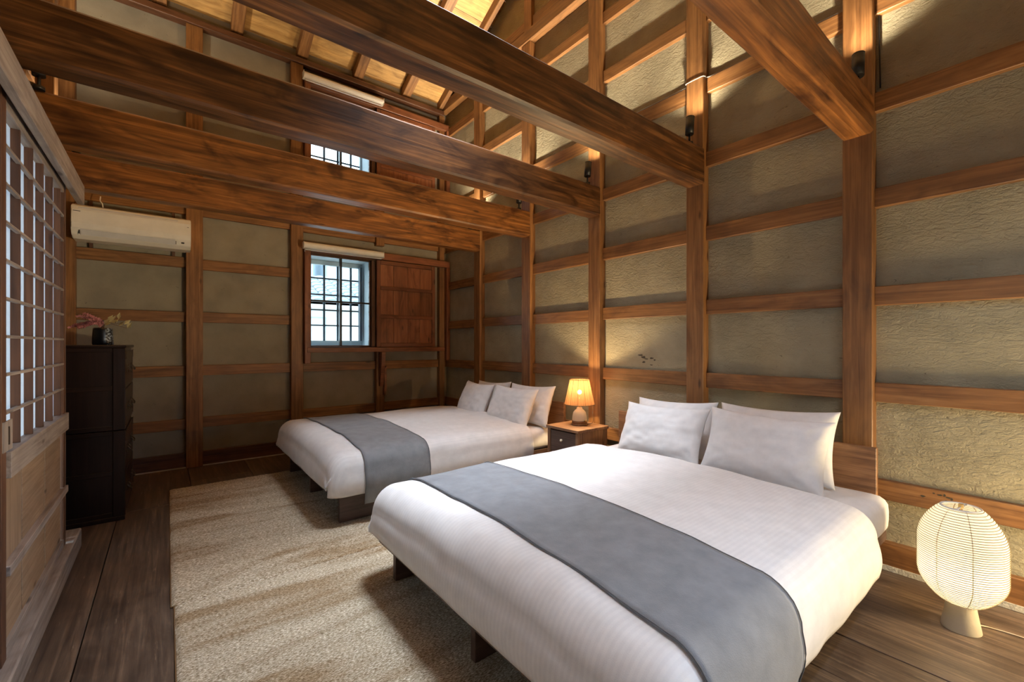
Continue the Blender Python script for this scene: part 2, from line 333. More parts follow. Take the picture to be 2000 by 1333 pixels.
def tube(name, pts, r, mat, parent=None, n=8, closed=False, kind=None):
    pts = [Vector(p) for p in pts]; o0 = pts[0].copy(); bm = bmesh.new(); rings = []; up = Vector((0, 0, 1))
    for i, p in enumerate(pts):
        t = (pts[min(i + 1, len(pts) - 1)] - pts[max(i - 1, 0)]).normalized()
        s = t.cross(up); s = s.normalized() if s.length > 1e-3 else Vector((1, 0, 0)); u = s.cross(t)
        rings.append([bm.verts.new(p - o0 + r * (math.cos(2 * math.pi * k / n) * s + math.sin(2 * math.pi * k / n) * u)) for k in range(n)])
    for a, b in zip(rings, rings[1:]):
        for k in range(n): bm.faces.new((a[k], a[(k + 1) % n], b[(k + 1) % n], b[k]))
    bm.faces.new(list(reversed(rings[0]))); bm.faces.new(rings[-1])
    return link(name, bm_me(bm, smooth=True), mat, o0, parent, kind)
def smooth_path(ctrl, n=10):
    P = [Vector(c) for c in ctrl]; P = [2 * P[0] - P[1]] + P + [2 * P[-1] - P[-2]]; out = []
    for i in range(1, len(P) - 2):
        for k in range(n):
            t = k / n; a, b, c, d = P[i - 1:i + 3]
            out.append(0.5 * ((2 * b) + (c - a) * t + (2 * a - 5 * b + 4 * c - d) * t * t + (3 * b - a - 3 * c + d) * t ** 3))
    out.append(P[-2]); return out
def prism(name, poly, axis, a, b, mat, parent=None, kind=None, bev=0.0, smooth=False):
    """poly in the two other axes, extruded along axis from a to b"""
    bm = bmesh.new()
    def pt(u, v, w): return {'x': (w, u, v), 'y': (u, w, v), 'z': (u, v, w)}[axis]
    c = Vector(pt(sum(p[0] for p in poly) / len(poly), sum(p[1] for p in poly) / len(poly), (a + b) / 2))
    A = [bm.verts.new(Vector(pt(u, v, a)) - c) for u, v in poly]; B = [bm.verts.new(Vector(pt(u, v, b)) - c) for u, v in poly]
    n = len(poly)
    for i in range(n): bm.faces.new((A[i], A[(i + 1) % n], B[(i + 1) % n], B[i]))
    bm.faces.new(A); bm.faces.new(B); bmesh.ops.recalc_face_normals(bm, faces=bm.faces)
    if bev: bmesh.ops.bevel(bm, geom=bm.edges[:], offset=bev, segments=2, affect='EDGES')
    if isinstance(mat, dict): mat = mat[axis]
    return link(name, bm_me(bm), mat, c, parent, kind)

# ------------------------------------------------------------------ geometry constants
XR = 2.94      # right plaster
XP = 2.87      # right post faces
XL = -0.72; XLP = -0.60
YB = 5.15; YBP = 5.08
RAILS = [0.457 + 0.505 * k for k in range(0, 11)]   # rail tops
POSTY = [(-2.97, -2.84), (-2.06, -1.94), (-1.16, -1.03), (-0.28, -0.15), (0.62, 0.75), (1.532, 1.657), (2.440, 2.570), (3.345, 3.480), (4.245, 4.372)]
SL = 0.45
def roof_z(y): return 4.255 + SL * (5.1 - y) if y > 1.1 else 4.255 + SL * 4.0 - SL * (1.1 - y)
YREAR = -2.95

# ------------------------------------------------------------------ floor
floor = boxes('floor', [((-0.95, 3.2), (-3.2, 5.5), (-0.12, -0.035))], M_BLACK, kind='structure')
seams = [-0.95, -0.262, 0.152, 0.60, 1.05, 1.45, 1.836, 2.110, 2.650, 3.05]
for i, (a, b) in enumerate(zip(seams, seams[1:])):
    cuts = [-3.1] + sorted([rnd.uniform(-2.2, -0.6), [3.95, 4.02, 4.6, 2.9, 3.3, 3.0, 3.6, 2.8, 3.1][i]]) + [5.25]
    for c, d in zip(cuts, cuts[1:]):
        dz = rnd.uniform(-0.0015, 0.0015)
        box('plank', (a + 0.0022, b - 0.0022), (c + 0.0012, d - 0.0012), (-0.035, dz), M_FLOOR, floor, bev=0.0018)

# ------------------------------------------------------------------ right wall
def gable(x0, x1, name, mat):
    poly = [(YREAR - 0.3, -0.1), (YB + 0.3, -0.1), (YB + 0.3, roof_z(YB + 0.3) + 0.14), (1.1, roof_z(1.1) + 0.14), (YREAR - 0.3, roof_z(YREAR - 0.3) + 0.14)]
    return prism(name, poly, 'x', x0, x1, mat, kind='structure')
wr = gable(XR, XR + 0.25, 'wall_right', M_PL_R)
for a, b in POSTY:
    top = roof_z((a + b) / 2) + 0.02
    if a > 3: top = 4.225
    box('post', (XP, XR + 0.01), (a, b), (0.0, top), MP, wr, bev=0.004)
    if a > 3: box('post', (2.895, XR + 0.01), (a + .01, b - .01), (4.35, roof_z(b) + 0.02), MP, wr, bev=0.003)
ys = [YREAR] + [v for p in POSTY for v in p] + [YB]
gaps = [(POSTY[i][1], POSTY[i + 1][0]) for i in range(len(POSTY) - 1)] + [(POSTY[-1][1], YB)]
for z in RAILS:
    for a, b in gaps:
        if a < -1.2: continue
        if z > min(roof_z(a), roof_z(b)) - 0.02: continue
        if 4.2 < z < 4.4: continue
        dz = rnd.uniform(-0.006, 0.006)
        box('rail', (2.908, XR + 0.01), (a - 0.002, b + 0.002), (z - 0.100 + dz, z + dz), MP, wr, bev=0.003)
# thick tie rail that runs across the posts high up
box('tie_rail', (2.858, XR + 0.01), (2.571, YB), (4.228, 4.348), MP, wr, bev=0.004)
box('tie_rail', (2.858, XR + 0.01), (0.751, 1.531), (4.228, 4.348), MP, wr, bev=0.004)
box('tie_rail', (2.858, XR + 0.01), (1.658, 2.439), (4.228, 4.348), MP, wr, bev=0.004)
bb = boxes('baseboard_right', [((2.900, XR + 0.01), (a, b), (0.024, 0.140)) for a, b in gaps], MP['y'], kind='structure', bev=0.003)
boxes('trim_1', [((2.893, XR), (YREAR, YB), (0.0, 0.026))], M_STONE, kind='structure')
# flaked spot where the plaster has come off
boxes('trim_10', [((XL, XR), (5.096, YB), (0.0, 0.010))], M_STONE, kind='structure')
def flake(y, z, sy, sz, x=XR):
    bm = bmesh.new(); vs = []
    for k in range(9):
        a = 2 * math.pi * k / 9; q = rnd.uniform(0.45, 1.0); vs.append(bm.verts.new((0, math.cos(a) * sy * q, math.sin(a) * sz * q)))
    f = bm.faces.new(vs); r = bmesh.ops.extrude_face_region(bm, geom=[f]); bmesh.ops.translate(bm, vec=(0.003, 0, 0), verts=[e for e in r['geom'] if isinstance(e, bmesh.types.BMVert)])
    bmesh.ops.recalc_face_normals(bm, faces=bm.faces)
    link('plaster_chip', bm_me(bm), simple_ink, (x - 0.0025, y, z), wr)
simple_ink = simple('exposed_dark_clay', (0.06, 0.05, 0.035), 0.95)
for y, z, sy, sz in ((2.085, 1.075, 0.030, 0.008), (2.06, 1.058, 0.022, 0.012), (2.03, 1.045, 0.030, 0.007), (1.985, 1.052, 0.022, 0.011), (2.055, 1.018, 0.020, 0.010), (1.985, 1.00, 0.016, 0.006), (1.955, 1.038, 0.012, 0.006)):
    flake(y, z, sy, sz)

for y, z, sy, sz in ((0.375, 0.436, 0.010, 0.005), (0.357, 0.440, 0.007, 0.009), (0.345, 0.430, 0.012, 0.004), (0.333, 0.426, 0.005, 0.008), (0.395, 0.440, 0.006, 0.004), (0.350, 0.415, 0.008, 0.003), (0.432, 0.415, 0.012, 0.006)):
    flake(y, z, sy, sz, 2.9085)
# ------------------------------------------------------------------ back wall with two window openings
WX0, WX1 = 1.218, 1.888
wb_ = boxes('wall_back', [((-0.97, WX0), (YB, YB + 0.3), (-0.1, 4.5)), ((WX1, 3.19), (YB, YB + 0.3), (-0.1, 4.5)), ((WX0, WX1), (YB, YB + 0.3), (-0.1, 1.13)),
    ((WX0, WX1), (YB, YB + 0.3), (2.150, 2.92)), ((WX0, WX1), (YB, YB + 0.3), (3.945, 4.5))], M_PL_B, kind='structure')
BP = [(-0.72, -0.598), (0.137, 0.267), (1.030, 1.150), (1.955, 2.055), (2.800, 2.875)]
for i, (a, b) in enumerate(BP):
    if i == 3:
        for z0, z1 in ((0.0, 1.075), (2.34, 2.9), (4.06, 4.12)): box('post', (a, b), (YBP, YB + 0.005), (z0, z1), MP, wb_, bev=0.004)
    else: box('post', (a, b), (YBP if i else 5.06, YB + 0.005), (0.0, 4.165), MP, wb_, bev=0.004)
box('top_plate', (XLP, XP - 0.012), (5.06, YB + 0.005), (4.165, 4.225), MD, wb_, bev=0.004)
bg = [(BP[i][1], BP[i + 1][0]) for i in range(4)] + [(2.875, XR)]
for z in RAILS[:8]:
    for i, (a, b) in enumerate(bg):
        if z > 3.9: continue
        if i in (2, 3) and (1.05 < z < 2.34 or 2.9 < z < 4.06): continue
        dz = rnd.uniform(-0.006, 0.006)
        box('rail', (a - 0.002, b + 0.002), (5.118, YB + 0.005), (z - 0.098 + dz, z + dz), MP, wb_, bev=0.003)
boxes('baseboard_back', [((a, b), (5.105, YB + 0.005), (0.0, 0.138)) for a, b in bg], MD['x'], kind='structure', bev=0.003)
for x in (-0.52, 0.035): box('batten', (x, x + 0.022), (5.125, YB + 0.004), (1.972, 2.38), MD, wb_)
box('batten', (0.5, 0.54), (5.13, YB + 0.004), (0.457, 0.86), MD, wb_) if False else None

# ------------------------------------------------------------------ left wall (opening behind the paper doors), rear wall
OY0, OY1, OZ = -1.6, 3.42, 2.15
wl = boxes('wall_left', [((XL - 0.25, XL), (OY1, YB + 0.3), (-0.1, 4.5)), ((XL - 0.25, XL), (OY0, OY1), (OZ, 4.5)), ((XL - 0.25, XL), (YREAR - 0.3, OY0), (-0.1, 4.5))], M_PL_B, kind='structure')
prism('wall_left_gable', [(YREAR - 0.3, 4.5), (YB + 0.3, 4.5), (1.1, roof_z(1.1) + 0.14)], 'x', XL - 0.25, XL, M_PL_B, wl).name = 'plaster_gable'
for a, b in POSTY:
    if a > 3.4 or a < 0: box('post', (XL - 0.01, XLP), (a, b), (0.0 if a > 3.4 else 2.16, roof_z((a + b) / 2)), MP, wl, bev=0.004)
    else: box('post', (XL - 0.01, XLP), (a, b), (2.16, roof_z((a + b) / 2)), MP, wl, bev=0.004)
for z in RAILS[4:8]:
    for a, b in gaps:
        if a < 0.7: continue
        box('rail', (XL - 0.01, -0.685), (a - 0.002, b + 0.002), (z - 0.1, z), MP, wl, bev=0.003)
boxes('wall_rear', [((-0.97, 3.19), (YREAR - 0.3, YREAR), (-0.1, 4.5))], MD['z'], kind='structure')

# ------------------------------------------------------------------ roof: boards and rafters
ceil = boxes('ceiling', [((-0.97, 3.19), (1.02, 1.18), (roof_z(1.1) + 0.06, roof_z(1.1) + 0.12))], MP['x'], kind='structure')
ang = math.atan(SL)
bl = 0.300; co, si = math.cos(ang), math.sin(ang)
bme = box_me(3.98, bl - 0.004, 0.02, 0.002); bme.materials.append(MC['x'])
rh = 0.105; rlen = 4.9
rme = box_me(0.105, rlen, rh, 0.004); rme.materials.append(MP['y'])
rme2 = box_me(0.055, rlen, rh, 0.004); rme2.materials.append(MP['y'])
for side in (1, -1):
    n = 16
    for k in range(n):
        d = (k + 0.5) * bl
        y = 1.1 + side * d * co; z = roof_z(1.1) + (rh) / co + 0.01 - d * si
        if side == 1 and y > 5.5: continue
        o = bpy.data.objects.new('roof_board', bme); C.objects.link(o); o.parent = ceil; ORIG[o] = Vector((1.11, y, z)); o.location = ORIG[o] - ORIG[ceil]; o.rotation_euler = (-side * ang, 0, 0)
    d = rlen / 2
    for x in (-0.655, -0.055, 0.545, 1.145, 1.745, 2.345, 2.828):
        y = 1.1 + side * d * co; z = roof_z(1.1) - d * si + rh / 2 / co
        o = bpy.data.objects.new('rafter', rme if x < 2.5 else rme2); C.objects.link(o); o.parent = ceil; ORIG[o] = Vector((x, y, z)); o.location = ORIG[o] - ORIG[ceil]; o.rotation_euler = (-side * ang, 0, 0)

# ------------------------------------------------------------------ tie beams
def beam(y, z, label, name='tie_beam', MB=MB):
    """a hewn timber: bevelled, slightly waney box"""
    x0, x1 = XLP - 0.10, XP + 0.0
    bm = bmesh.new(); nseg = 26; rings = []
    c = Vector(((x0 + x1) / 2, (y[0] + y[1]) / 2, (z[0] + z[1]) / 2)); h = (y[1] - y[0]) / 2; v = (z[1] - z[0]) / 2; b = 0.012
    seed = rnd.uniform(0, 99)
    prof = [(-h, -v + b), (-h + b, -v), (h - b, -v), (h, -v + b), (h, v - b), (h - b, v), (-h + b, v), (-h, v - b)]
    for i in range(nseg + 1):
        x = x0 + (x1 - x0) * i / nseg; w = 0.004 * noise.noise(Vector((x * 2.5, seed, 0))); w2 = 0.005 * noise.noise(Vector((x * 2.0, seed, 5)))
        rings.append([bm.verts.new((x - c.x, p[0] + w, p[1] + w2)) for p in prof])
    for A, B in zip(rings, rings[1:]):
        for k in range(8): bm.faces.new((A[k], A[(k + 1) % 8], B[(k + 1) % 8], B[k]))
    bm.faces.new(rings[0]); bm.faces.new(rings[-1]); bmesh.ops.recalc_face_normals(bm, faces=bm.faces)
    o = link(name, bm_me(bm), MB['x'], c); return tag(o, label, 'beam', None)
beam((0.615, 0.752), (2.258, 2.450), 'nearest heavy ceiling beam, running out of the top right corner of the photo')
beam((1.525, 1.657), (2.255, 2.500), 'dark ceiling beam second from the camera, crossing the top middle of the photo', MB=MB2)
beam((2.435, 2.570), (2.252, 2.492), 'long ceiling beam just above the upper barred window', MB=MB2)
beam((3.345, 3.480), (2.252, 2.500), 'long ceiling beam just below the upper barred window')
beam((4.245, 4.372), (2.252, 2.490), 'farthest ceiling beam, just above the air conditioner and the lower blind')
beam((-0.28, -0.15), (2.255, 2.500), 'ceiling beam over the camera carrying an added fill lamp')
beam((-1.16, -1.03), (2.255, 2.500), 'ceiling beam behind the camera carrying an added fill lamp')
prism('strut_post', [(1.42, 0.50), (1.55, 0.50), (1.55, 0.614), (1.42, 0.614)], 'z', 2.30, roof_z(0.5) + 0.03, MB)
tag(bpy.data.objects['strut_post'], 'dark upright timber strut standing against the nearest ceiling beam', 'post')
t = thing('fill_panel', 'added square white fill panel hung from the roof above the beams, out of view', 'lamp', (1.45, 2.12, 3.70))  # unseen body for the added bed fill
box('housing', (1.10, 1.80), (1.77, 2.47), (3.70, 3.74), M_PLASTIC, t, bev=0.004)
cyl('rod', (1.45, 2.12, 3.74), (1.45, 2.12, roof_z(2.12) - 0.01), 0.006, M_BLACK, t, n=8)
for y in (-0.215, -1.095):  # unseen bodies for the added cool fill under the beams
    t = thing('cool_fill_strip', 'added slim white fill lamp under the beam ' + ('over' if y > -0.5 else 'farther behind') + ' the camera', 'lamp', (1.55, y, 2.255), 'added fill lamps behind the camera')
    box('housing', (0.78, 2.32), (y - 0.045, y + 0.045), (2.215, 2.2545), M_PLASTIC, t, bev=0.004)
    box('diffuser', (0.80, 2.30), (y - 0.038, y + 0.038), (2.205, 2.2149), M_FILL, t)

# ------------------------------------------------------------------ paper doors on the left
XS = -0.42
def shoji(name, y0, y1, dx=0.0):
    f = XS + dx
    root = box(name, (f - 0.030, f), (y1 - 0.052, y1), (0.11, 2.04), ML['z'], kind='structure', bev=0.002)
    P = lambda n, x, y, z, m, bev=0.0015: box(n, x, y, z, m, root, bev=bev)
    P('stile', (f - 0.030, f), (y0, y0 + 0.052), (0.11, 2.04), ML)
    a, b = y0 + 0.052, y1 - 0.052
    P('top_rail', (f - 0.030, f), (a, b), (1.945, 2.04), MS)
    P('middle_rail', (f - 0.032, f + 0.012), (a, y1), (0.712, 0.800), MS)
    P('lower_rail', (f - 0.030, f + 0.010), (a, y1), (0.385, 0.418), MS)
    P('bottom_rail', (f - 0.030, f), (a, b), (0.11, 0.150), MS)
    P('paper', (f - 0.0285, f - 0.0275), (a, b), (0.801, 1.944), M_SHOJI, 0)
    nb = 5; 
    for k in range(1, nb + 1):
        yk = a + (b - a) * k / (nb + 0.35)
        P('upright_bar', (f - 0.027, f - 0.003), (yk - 0.006, yk + 0.006), (0.801, 1.944), ML, 0)
    for k in range(8):
        zk = 0.800 + 0.1275 * (k + 1) + 0.003
        if zk < 1.93: P('cross_bar', (f - 0.012, f + 0.0005), (a, b), (zk - 0.005, zk + 0.005), MS, 0)
    for z0, z1 in ((0.151, 0.3845), (0.4185, 0.7115)):
        ws = [a, 2.438 + (y0 - 2.12), 2.834 + (y0 - 2.12), b]
        for c, d in zip(ws, ws[1:]): P('board', (f - 0.018, f - 0.012), (c + 0.008, d - 0.008), (z0, z1), MBO, 0.001)
        for c in ws[1:3]: P('batten', (f - 0.030, f - 0.020), (c - 0.014, c + 0.014), (z0, z1), MD, 0)
    return root
d1 = shoji('door_1', 2.13, 3.262)
box('pull_plate', (XS, XS + 0.004), (2.135, 2.235), (0.805, 0.905), MS['z'], d1)
box('pull_recess', (XS + 0.004, XS + 0.006), (2.185, 2.195), (0.825, 0.885), M_IRON, d1)
shoji('door_2', 1.03, 2.17, -0.034)
shoji('door_3', -0.08, 1.065)
shoji('door_4', -1.18, -0.04, -0.034)
box('trim_2', (-0.47, -0.386), (OY0, 3.50), (0.0, 0.108), MS['y'], kind='structure', bev=0.006)
box('trim_3', (-0.62, -0.47), (OY0, 3.42), (2.042, 2.15), MS['y'], kind='structure', bev=0.004)
box('trim_9', (-0.4699, -0.406), (OY0, 3.42), (2.042, 2.070), MS['y'], kind='structure', bev=0.002)
t4 = box('trim_4', (-0.4055, -0.375), (OY0, 3.51), (1.962, 2.072), MS['y'], kind='structure', bev=0.003)
boxes('trim_5', [((-0.452, -0.43), (3.285, 3.345), (0.108, 2.042)), ((-0.49, -0.44), (3.352, 3.42), (0.108, 2.042))], MS['z'], kind='structure', bev=0.002)
boxes('trim_6', [((-0.72, -0.46), (3.425, 3.47), (0.0, 2.042))], MD['z'], kind='structure', bev=0.002)
box('trim_7', (-0.72, -0.40), (OY0 - 0.05, OY0), (0.0, 2.15), MD['z'], kind='structure')
boxes('trim_8', [((-0.97, -0.47), (OY0, 3.42), (2.15, 2.18))], MD['y'], kind='structure')

# ------------------------------------------------------------------ windows
def window(name, z0, z1, xbars, zbars):
    f = boxes(name, [((WX0, WX0 + 0.014), (5.10, 5.13), (z0, z1)), ((WX1 - 0.014, WX1), (5.10, 5.13), (z0, z1)), ((WX0, WX1), (5.10, 5.13), (z0, z0 + 0.014)), ((WX0, WX1), (5.10, 5.13), (z1 - 0.014, z1))], MD['x'], kind='structure')
    zm = (z0 + z1) / 2; xm = (WX0 + WX1) / 2 - 0.005
    box('mullion', (xm - 0.011, xm + 0.011), (5.095, 5.135), (z0 + 0.01, z1 - 0.01), M_BLACK, f)
    box('glazing_bar', (WX0 + 0.01, WX1 - 0.01), (5.098, 5.132), (zm - 0.009, zm + 0.009), M_BLACK, f)
    for a, b in ((WX0 + 0.0145, xm - 0.0115), (xm + 0.0115, WX1 - 0.0145)):
        for c, d in ((z0 + 0.0145, zm - 0.0095), (zm + 0.0095, z1 - 0.0145)):
            box('pane', (a, b), (5.113, 5.116), (c, d), M_GLASS, f)
    # pale reveal, outer frame and iron bars
    boxes('reveal', [((WX0, WX0 + 0.008), (5.135, 5.44), (z0, z1)), ((WX1 - 0.008, WX1), (5.135, 5.44), (z0, z1)), ((WX0, WX1), (5.135, 5.44), (z0 - 0.0, z0 + 0.008)), ((WX0, WX1), (5.135, 5.44), (z1 - 0.008, z1))], M_REVEAL, f)
    boxes('outer_frame', [((WX0 + 0.01, WX0 + 0.055), (5.37, 5.42), (z0 + 0.01, z1 - 0.01)), ((WX1 - 0.03, WX1 - 0.01), (5.37, 5.42), (z0 + 0.01, z1 - 0.01)), ((WX0 + 0.055, WX1 - 0.03), (5.37, 5.42), (z0 + 0.01, z0 + 0.07)), ((WX0 + 0.055, WX1 - 0.03), (5.37, 5.42), (z1 - 0.06, z1 - 0.01))], M_REVEAL, f)
    for i, x in enumerate(xbars): cyl('iron_bar', (x, 5.40, z0 + 0.06), (x, 5.40, z1 - 0.05), 0.013, M_BARS, f, n=8)
    for z in zbars: box('iron_crossbar', (WX0 + 0.05, WX1 - 0.02), (5.385, 5.397), (z - 0.008, z + 0.008), M_BARS, f)
    return f
XB = (1.447, 1.602, 1.756)
w1 = window('window_1', 1.132, 2.148, XB, (1.93, 1.741, 1.561, 1.381))
box('side_board', (1.835, 1.858), (5.30, 5.366), (1.20, 2.09), M_BARS, w1)
w2 = window('window_2', 2.925, 3.942, XB, (3.72, 3.53, 3.34, 3.15))
def casing(z0, z1, lo, n):
    """the projecting timber track that carries the sliding shutter"""
    r = box('shutter_track', (1.150, 2.930), (5.035, 5.105), (z1 + 0.02, z1 + 0.10), MR['x'], bev=0.004)
    box('sill_rail', (1.175, 2.845), (5.020, 5.100), (z0 - 0.062, z0 - 0.008), MR, r, bev=0.004)
    box('side_jamb', (1.152, 1.212), (5.030, 5.112), (lo, z1 + 0.018), MR, r, bev=0.004)
    box('side_jamb', (2.880, 2.930), (5.030, 5.112), (lo, z1 + 0.018), MR, r, bev=0.004)
    box('head_strip', (1.213, 1.93), (5.095, 5.112), (z1 + 0.002, z1 + 0.019), MD, r)
    box('inner_jamb', (1.892, 1.936), (5.075, 5.112), (z0, z1 + 0.0), MD, r, bev=0.003)
    tag(r, n, 'window casing'); return r
casing(1.132, 2.148, 0.95, 'reddish timber track and sill around the lower window')
casing(2.925, 3.942, 2.80, 'reddish timber track and sill around the upper window under the roof')
def shutter(z0, z1, label):
    t = thing('sliding_shutter', label, 'shutter', (2.33, 5.09, z0), 'sliding wooden shutters')
    X0, X1 = 1.945, 2.715; f, b = 5.040, 5.066
    for a, c in ((X0, X0 + 0.045), (X1 - 0.045, X1)): box('stile', (a, c), (f, b), (z0, z1), MR, t, bev=0.003)
    h = z1 - z0; zs = [z0, z0 + h * 0.045, z0 + h * 0.335, z0 + h * 0.375, z0 + h * 0.665, z0 + h * 0.705, z0 + h * 0.955, z1]
    for k in (0, 2, 4, 6): box('rail', (X0 + 0.0455, X1 - 0.0455), (f - 0.003, b), (zs[k], zs[k + 1]), MR, t, bev=0.003)
    for k in (1, 3, 5):
        xs = [X0 + 0.0455, X0 + 0.21, X0 + 0.40, X0 + 0.56, X1 - 0.0455]
        for a, c in zip(xs, xs[1:]): box('panel', (a + 0.001, c - 0.001), (5.053, 5.061), (zs[k] + 0.0005, zs[k + 1] - 0.0005), MRP['z'], t, bev=0.0015)
shutter(1.128, 2.158, 'lower reddish sliding shutter of three panelled rows, right of the lower window')
shutter(2.921, 3.95, 'upper reddish sliding shutter, right of the upper window')
# wedge bracket under the sill
br = prism('sill_bracket', [(5.079, 1.066), (4.985, 1.066), (5.0, 0.90), (5.055, 0.66), (5.079, 0.66)], 'x', 1.985, 2.03, MR)
tag(br, 'tapering wooden bracket below the lower window sill', 'bracket')
br2 = prism('sill_peg', [(2.035, 0.86), (2.062, 0.90), (2.062, 0.62), (2.045, 0.55), (2.035, 0.58)], 'y', 5.035, 5.079, MR)
tag(br2, 'short split peg beside the bracket under the lower window sill', 'peg')

# ------------------------------------------------------------------ roller blinds
def blind(z, label, extra):
    t = thing('roller_blind', label, 'blind', (1.56, 5.0, z), 'white roller blinds above the windows')
    prof = []
    for k in range(12):
        a = R(-60 + 240 * k / 11); prof.append((4.999 - 0.034 * math.cos(a), z + 0.034 * math.sin(a)))
    prof += [(5.034, z + 0.02), (5.034, z - 0.035)]
    prism('cassette', prof, 'x', 1.135, 2.000, M_PLASTIC, t)
    for x in (1.128, 2.0005): box('end_cap', (x, x + 0.0065), (4.97, 5.034), (z - 0.037, z + 0.036), M_PLASTIC, t, bev=0.002)
    box('hem_bar', (1.15, 1.985), (4.995, 5.011), (z - 0.052, z - 0.040), M_PLASTIC2, t, bev=0.003)
    if extra:
        cyl('pull_chain', (1.142, 4.985, z - 0.04), (1.142, 4.985, z - 0.075), 0.003, M_PLASTIC2, t, n=6)
blind(2.214, 'white roller blind cassette above the lower window', True)
blind(4.020, 'white roller blind cassette under the roof, above the upper window', False)

# ------------------------------------------------------------------ air conditioner
ac = thing('air_conditioner', 'white wall mounted air conditioner high on the back wall left', 'air conditioner', (-0.217, 5.0, 2.02))
prof = [(5.115, 2.290), (4.960, 2.296), (4.905, 2.275), (4.885, 2.235), (4.880, 2.13), (4.888, 2.085), (4.915, 2.045), (4.965, 2.018), (5.115, 2.018)]
prism('body', prof, 'x', -0.602, 0.168, M_PLASTIC, ac, bev=0.004)
prism('front_panel', [(4.884, 2.236), (4.8765, 2.236), (4.8715, 2.130), (4.8785, 2.092), (4.886, 2.092), (4.8795, 2.13)], 'x', -0.596, 0.162, M_PLASTIC, ac)
prism('outlet_flap', [(4.8865, 2.086), (4.8835, 2.082), (4.9085, 2.043), (4.914, 2.044)], 'x', -0.548, 0.055, M_PLASTIC2, ac)
for k in range(7):
    yy = 4.893 + 0.010 * k; zz = 2.252 + 0.0052 * k
    box('intake_slat', (-0.56, 0.075), (yy - 0.007, yy - 0.003), (zz, zz + 0.006), M_PLASTIC2, ac)
for x in (-0.556, 0.058): box('flap_gap', (x, x + 0.004), (4.893, 4.903), (2.048, 2.090), M_INK, ac)
box('display_window', (0.098, 0.120), (4.893, 4.900), (2.060, 2.072), M_INK, ac, bev=0.001)
box('wordmark', (-0.588, -0.545), (4.8742, 4.8755), (2.222, 2.2265), M_INK, ac)
box('badge', (0.140, 0.152), (4.8742, 4.8755), (2.205, 2.2085), M_INK, ac)
tube('power_cord', smooth_path([(-0.42, 4.97, 2.292), (-0.425, 4.98, 2.33), (-0.44, 5.0, 2.36), (-0.44, 5.02, 2.40)]), 0.004, M_PLASTIC, ac)

# ------------------------------------------------------------------ chest with vase
ch = thing('tansu_chest', 'nearly black antique chest with iron fittings against the left wall', 'chest', (-0.43, 4.28, 0.0))
cx0, cx1, cy0, cy1 = -0.665, -0.218, 3.855, 4.70
for z0, z1 in ((0.03, 0.590), (0.596, 1.135)):
    box('carcass', (cx0 + 0.004, cx1 - 0.012), (cy0 + 0.012, cy1), (z0, z1), MT['z'], ch)
    zm = (z0 + z1) / 2 - 0.01
    for a, b in ((cx0, cx0 + 0.05), (cx1 - 0.062, cx1 - 0.0)): box('corner_post', (a, b), (cy0, cy0 + 0.03), (z0, z1), MT, ch, bev=0.003)
    for c in (z0, zm, z1 - 0.028): box('side_rail', (cx0 + 0.05, cx1 - 0.062), (cy0 + 0.002, cy0 + 0.0118), (c, c + 0.028), MT, ch, bev=0.002)
    nd = 2
    for k in range(nd):
        a = z0 + 0.012 + k * (z1 - z0 - 0.02) / nd; b = a + (z1 - z0 - 0.02) / nd - 0.012
        d = box('drawer', (cx1 - 0.0115, cx1 - 0.001), (cy0 + 0.032, cy1 - 0.02), (a, b), MT['y'], ch, bev=0.002)
        for yc in (cy0 + 0.24, cy1 - 0.24):
            box('iron_plate', (cx1 - 0.001, cx1 + 0.002), (yc - 0.05, yc + 0.05), ((a + b) / 2 - 0.03, (a + b) / 2 + 0.03), M_IRON, d, bev=0.001)
            pts = [(cx1 + 0.002, yc - 0.045, (a + b) / 2 + 0.01), (cx1 + 0.018, yc - 0.042, (a + b) / 2 - 0.015), (cx1 + 0.02, yc, (a + b) / 2 - 0.024), (cx1 + 0.018, yc + 0.042, (a + b) / 2 - 0.015), (cx1 + 0.002, yc + 0.045, (a + b) / 2 + 0.01)]
            tube('bail_handle', smooth_path(pts, 5), 0.0045, M_IRON, d, n=6)
    for yc in (cy0 + 0.034, cy1 - 0.02):
        for zc in (z0 + 0.02, z1 - 0.075): box('corner_fitting', (cx1 - 0.0008, cx1 + 0.0022), (yc, yc + 0.035) if yc < 4.2 else (yc - 0.03, yc), (zc, zc + 0.06), M_IRON, ch, bev=0.001)
box('top_board', (cx0, cx1 + 0.004), (cy0 - 0.002, cy1 + 0.01), (1.1352, 1.155), MT['y'], ch, bev=0.004)
box('foot_band', (cx0, cx1 - 0.002), (cy0, cy1), (0.0, 0.0295), MT['y'], ch, bev=0.003)
vz = 1.155; vc = Vector((-0.352, 4.15, vz))
va = lathe('vase', [(0.052, 0.0), (0.056, 0.01), (0.055, 0.05), (0.052, 0.10), (0.049, 0.118), (0.045, 0.118), (0.045, 0.09), (0.03, 0.02)], vc, M_VASE, n=28)
tag(va, 'squat black vase with grey speckled glaze on the dark chest', 'vase')
def petal(bm, p, d, l, w, roll):
    d = Vector(d).normalized(); s = d.cross(Vector((math.cos(roll), math.sin(roll), 0.3))).normalized(); u = s.cross(d)
    vs = [bm.verts.new(p), bm.verts.new(p + d * l * .45 + s * w + u * w * .3), bm.verts.new(p + d * l), bm.verts.new(p + d * l * .45 - s * w + u * w * .3)]
    m = bm.verts.new(p + d * l * .5)
    for a, b in ((0, 1), (1, 2), (2, 3), (3, 0)): bm.faces.new((vs[a], vs[b], m))
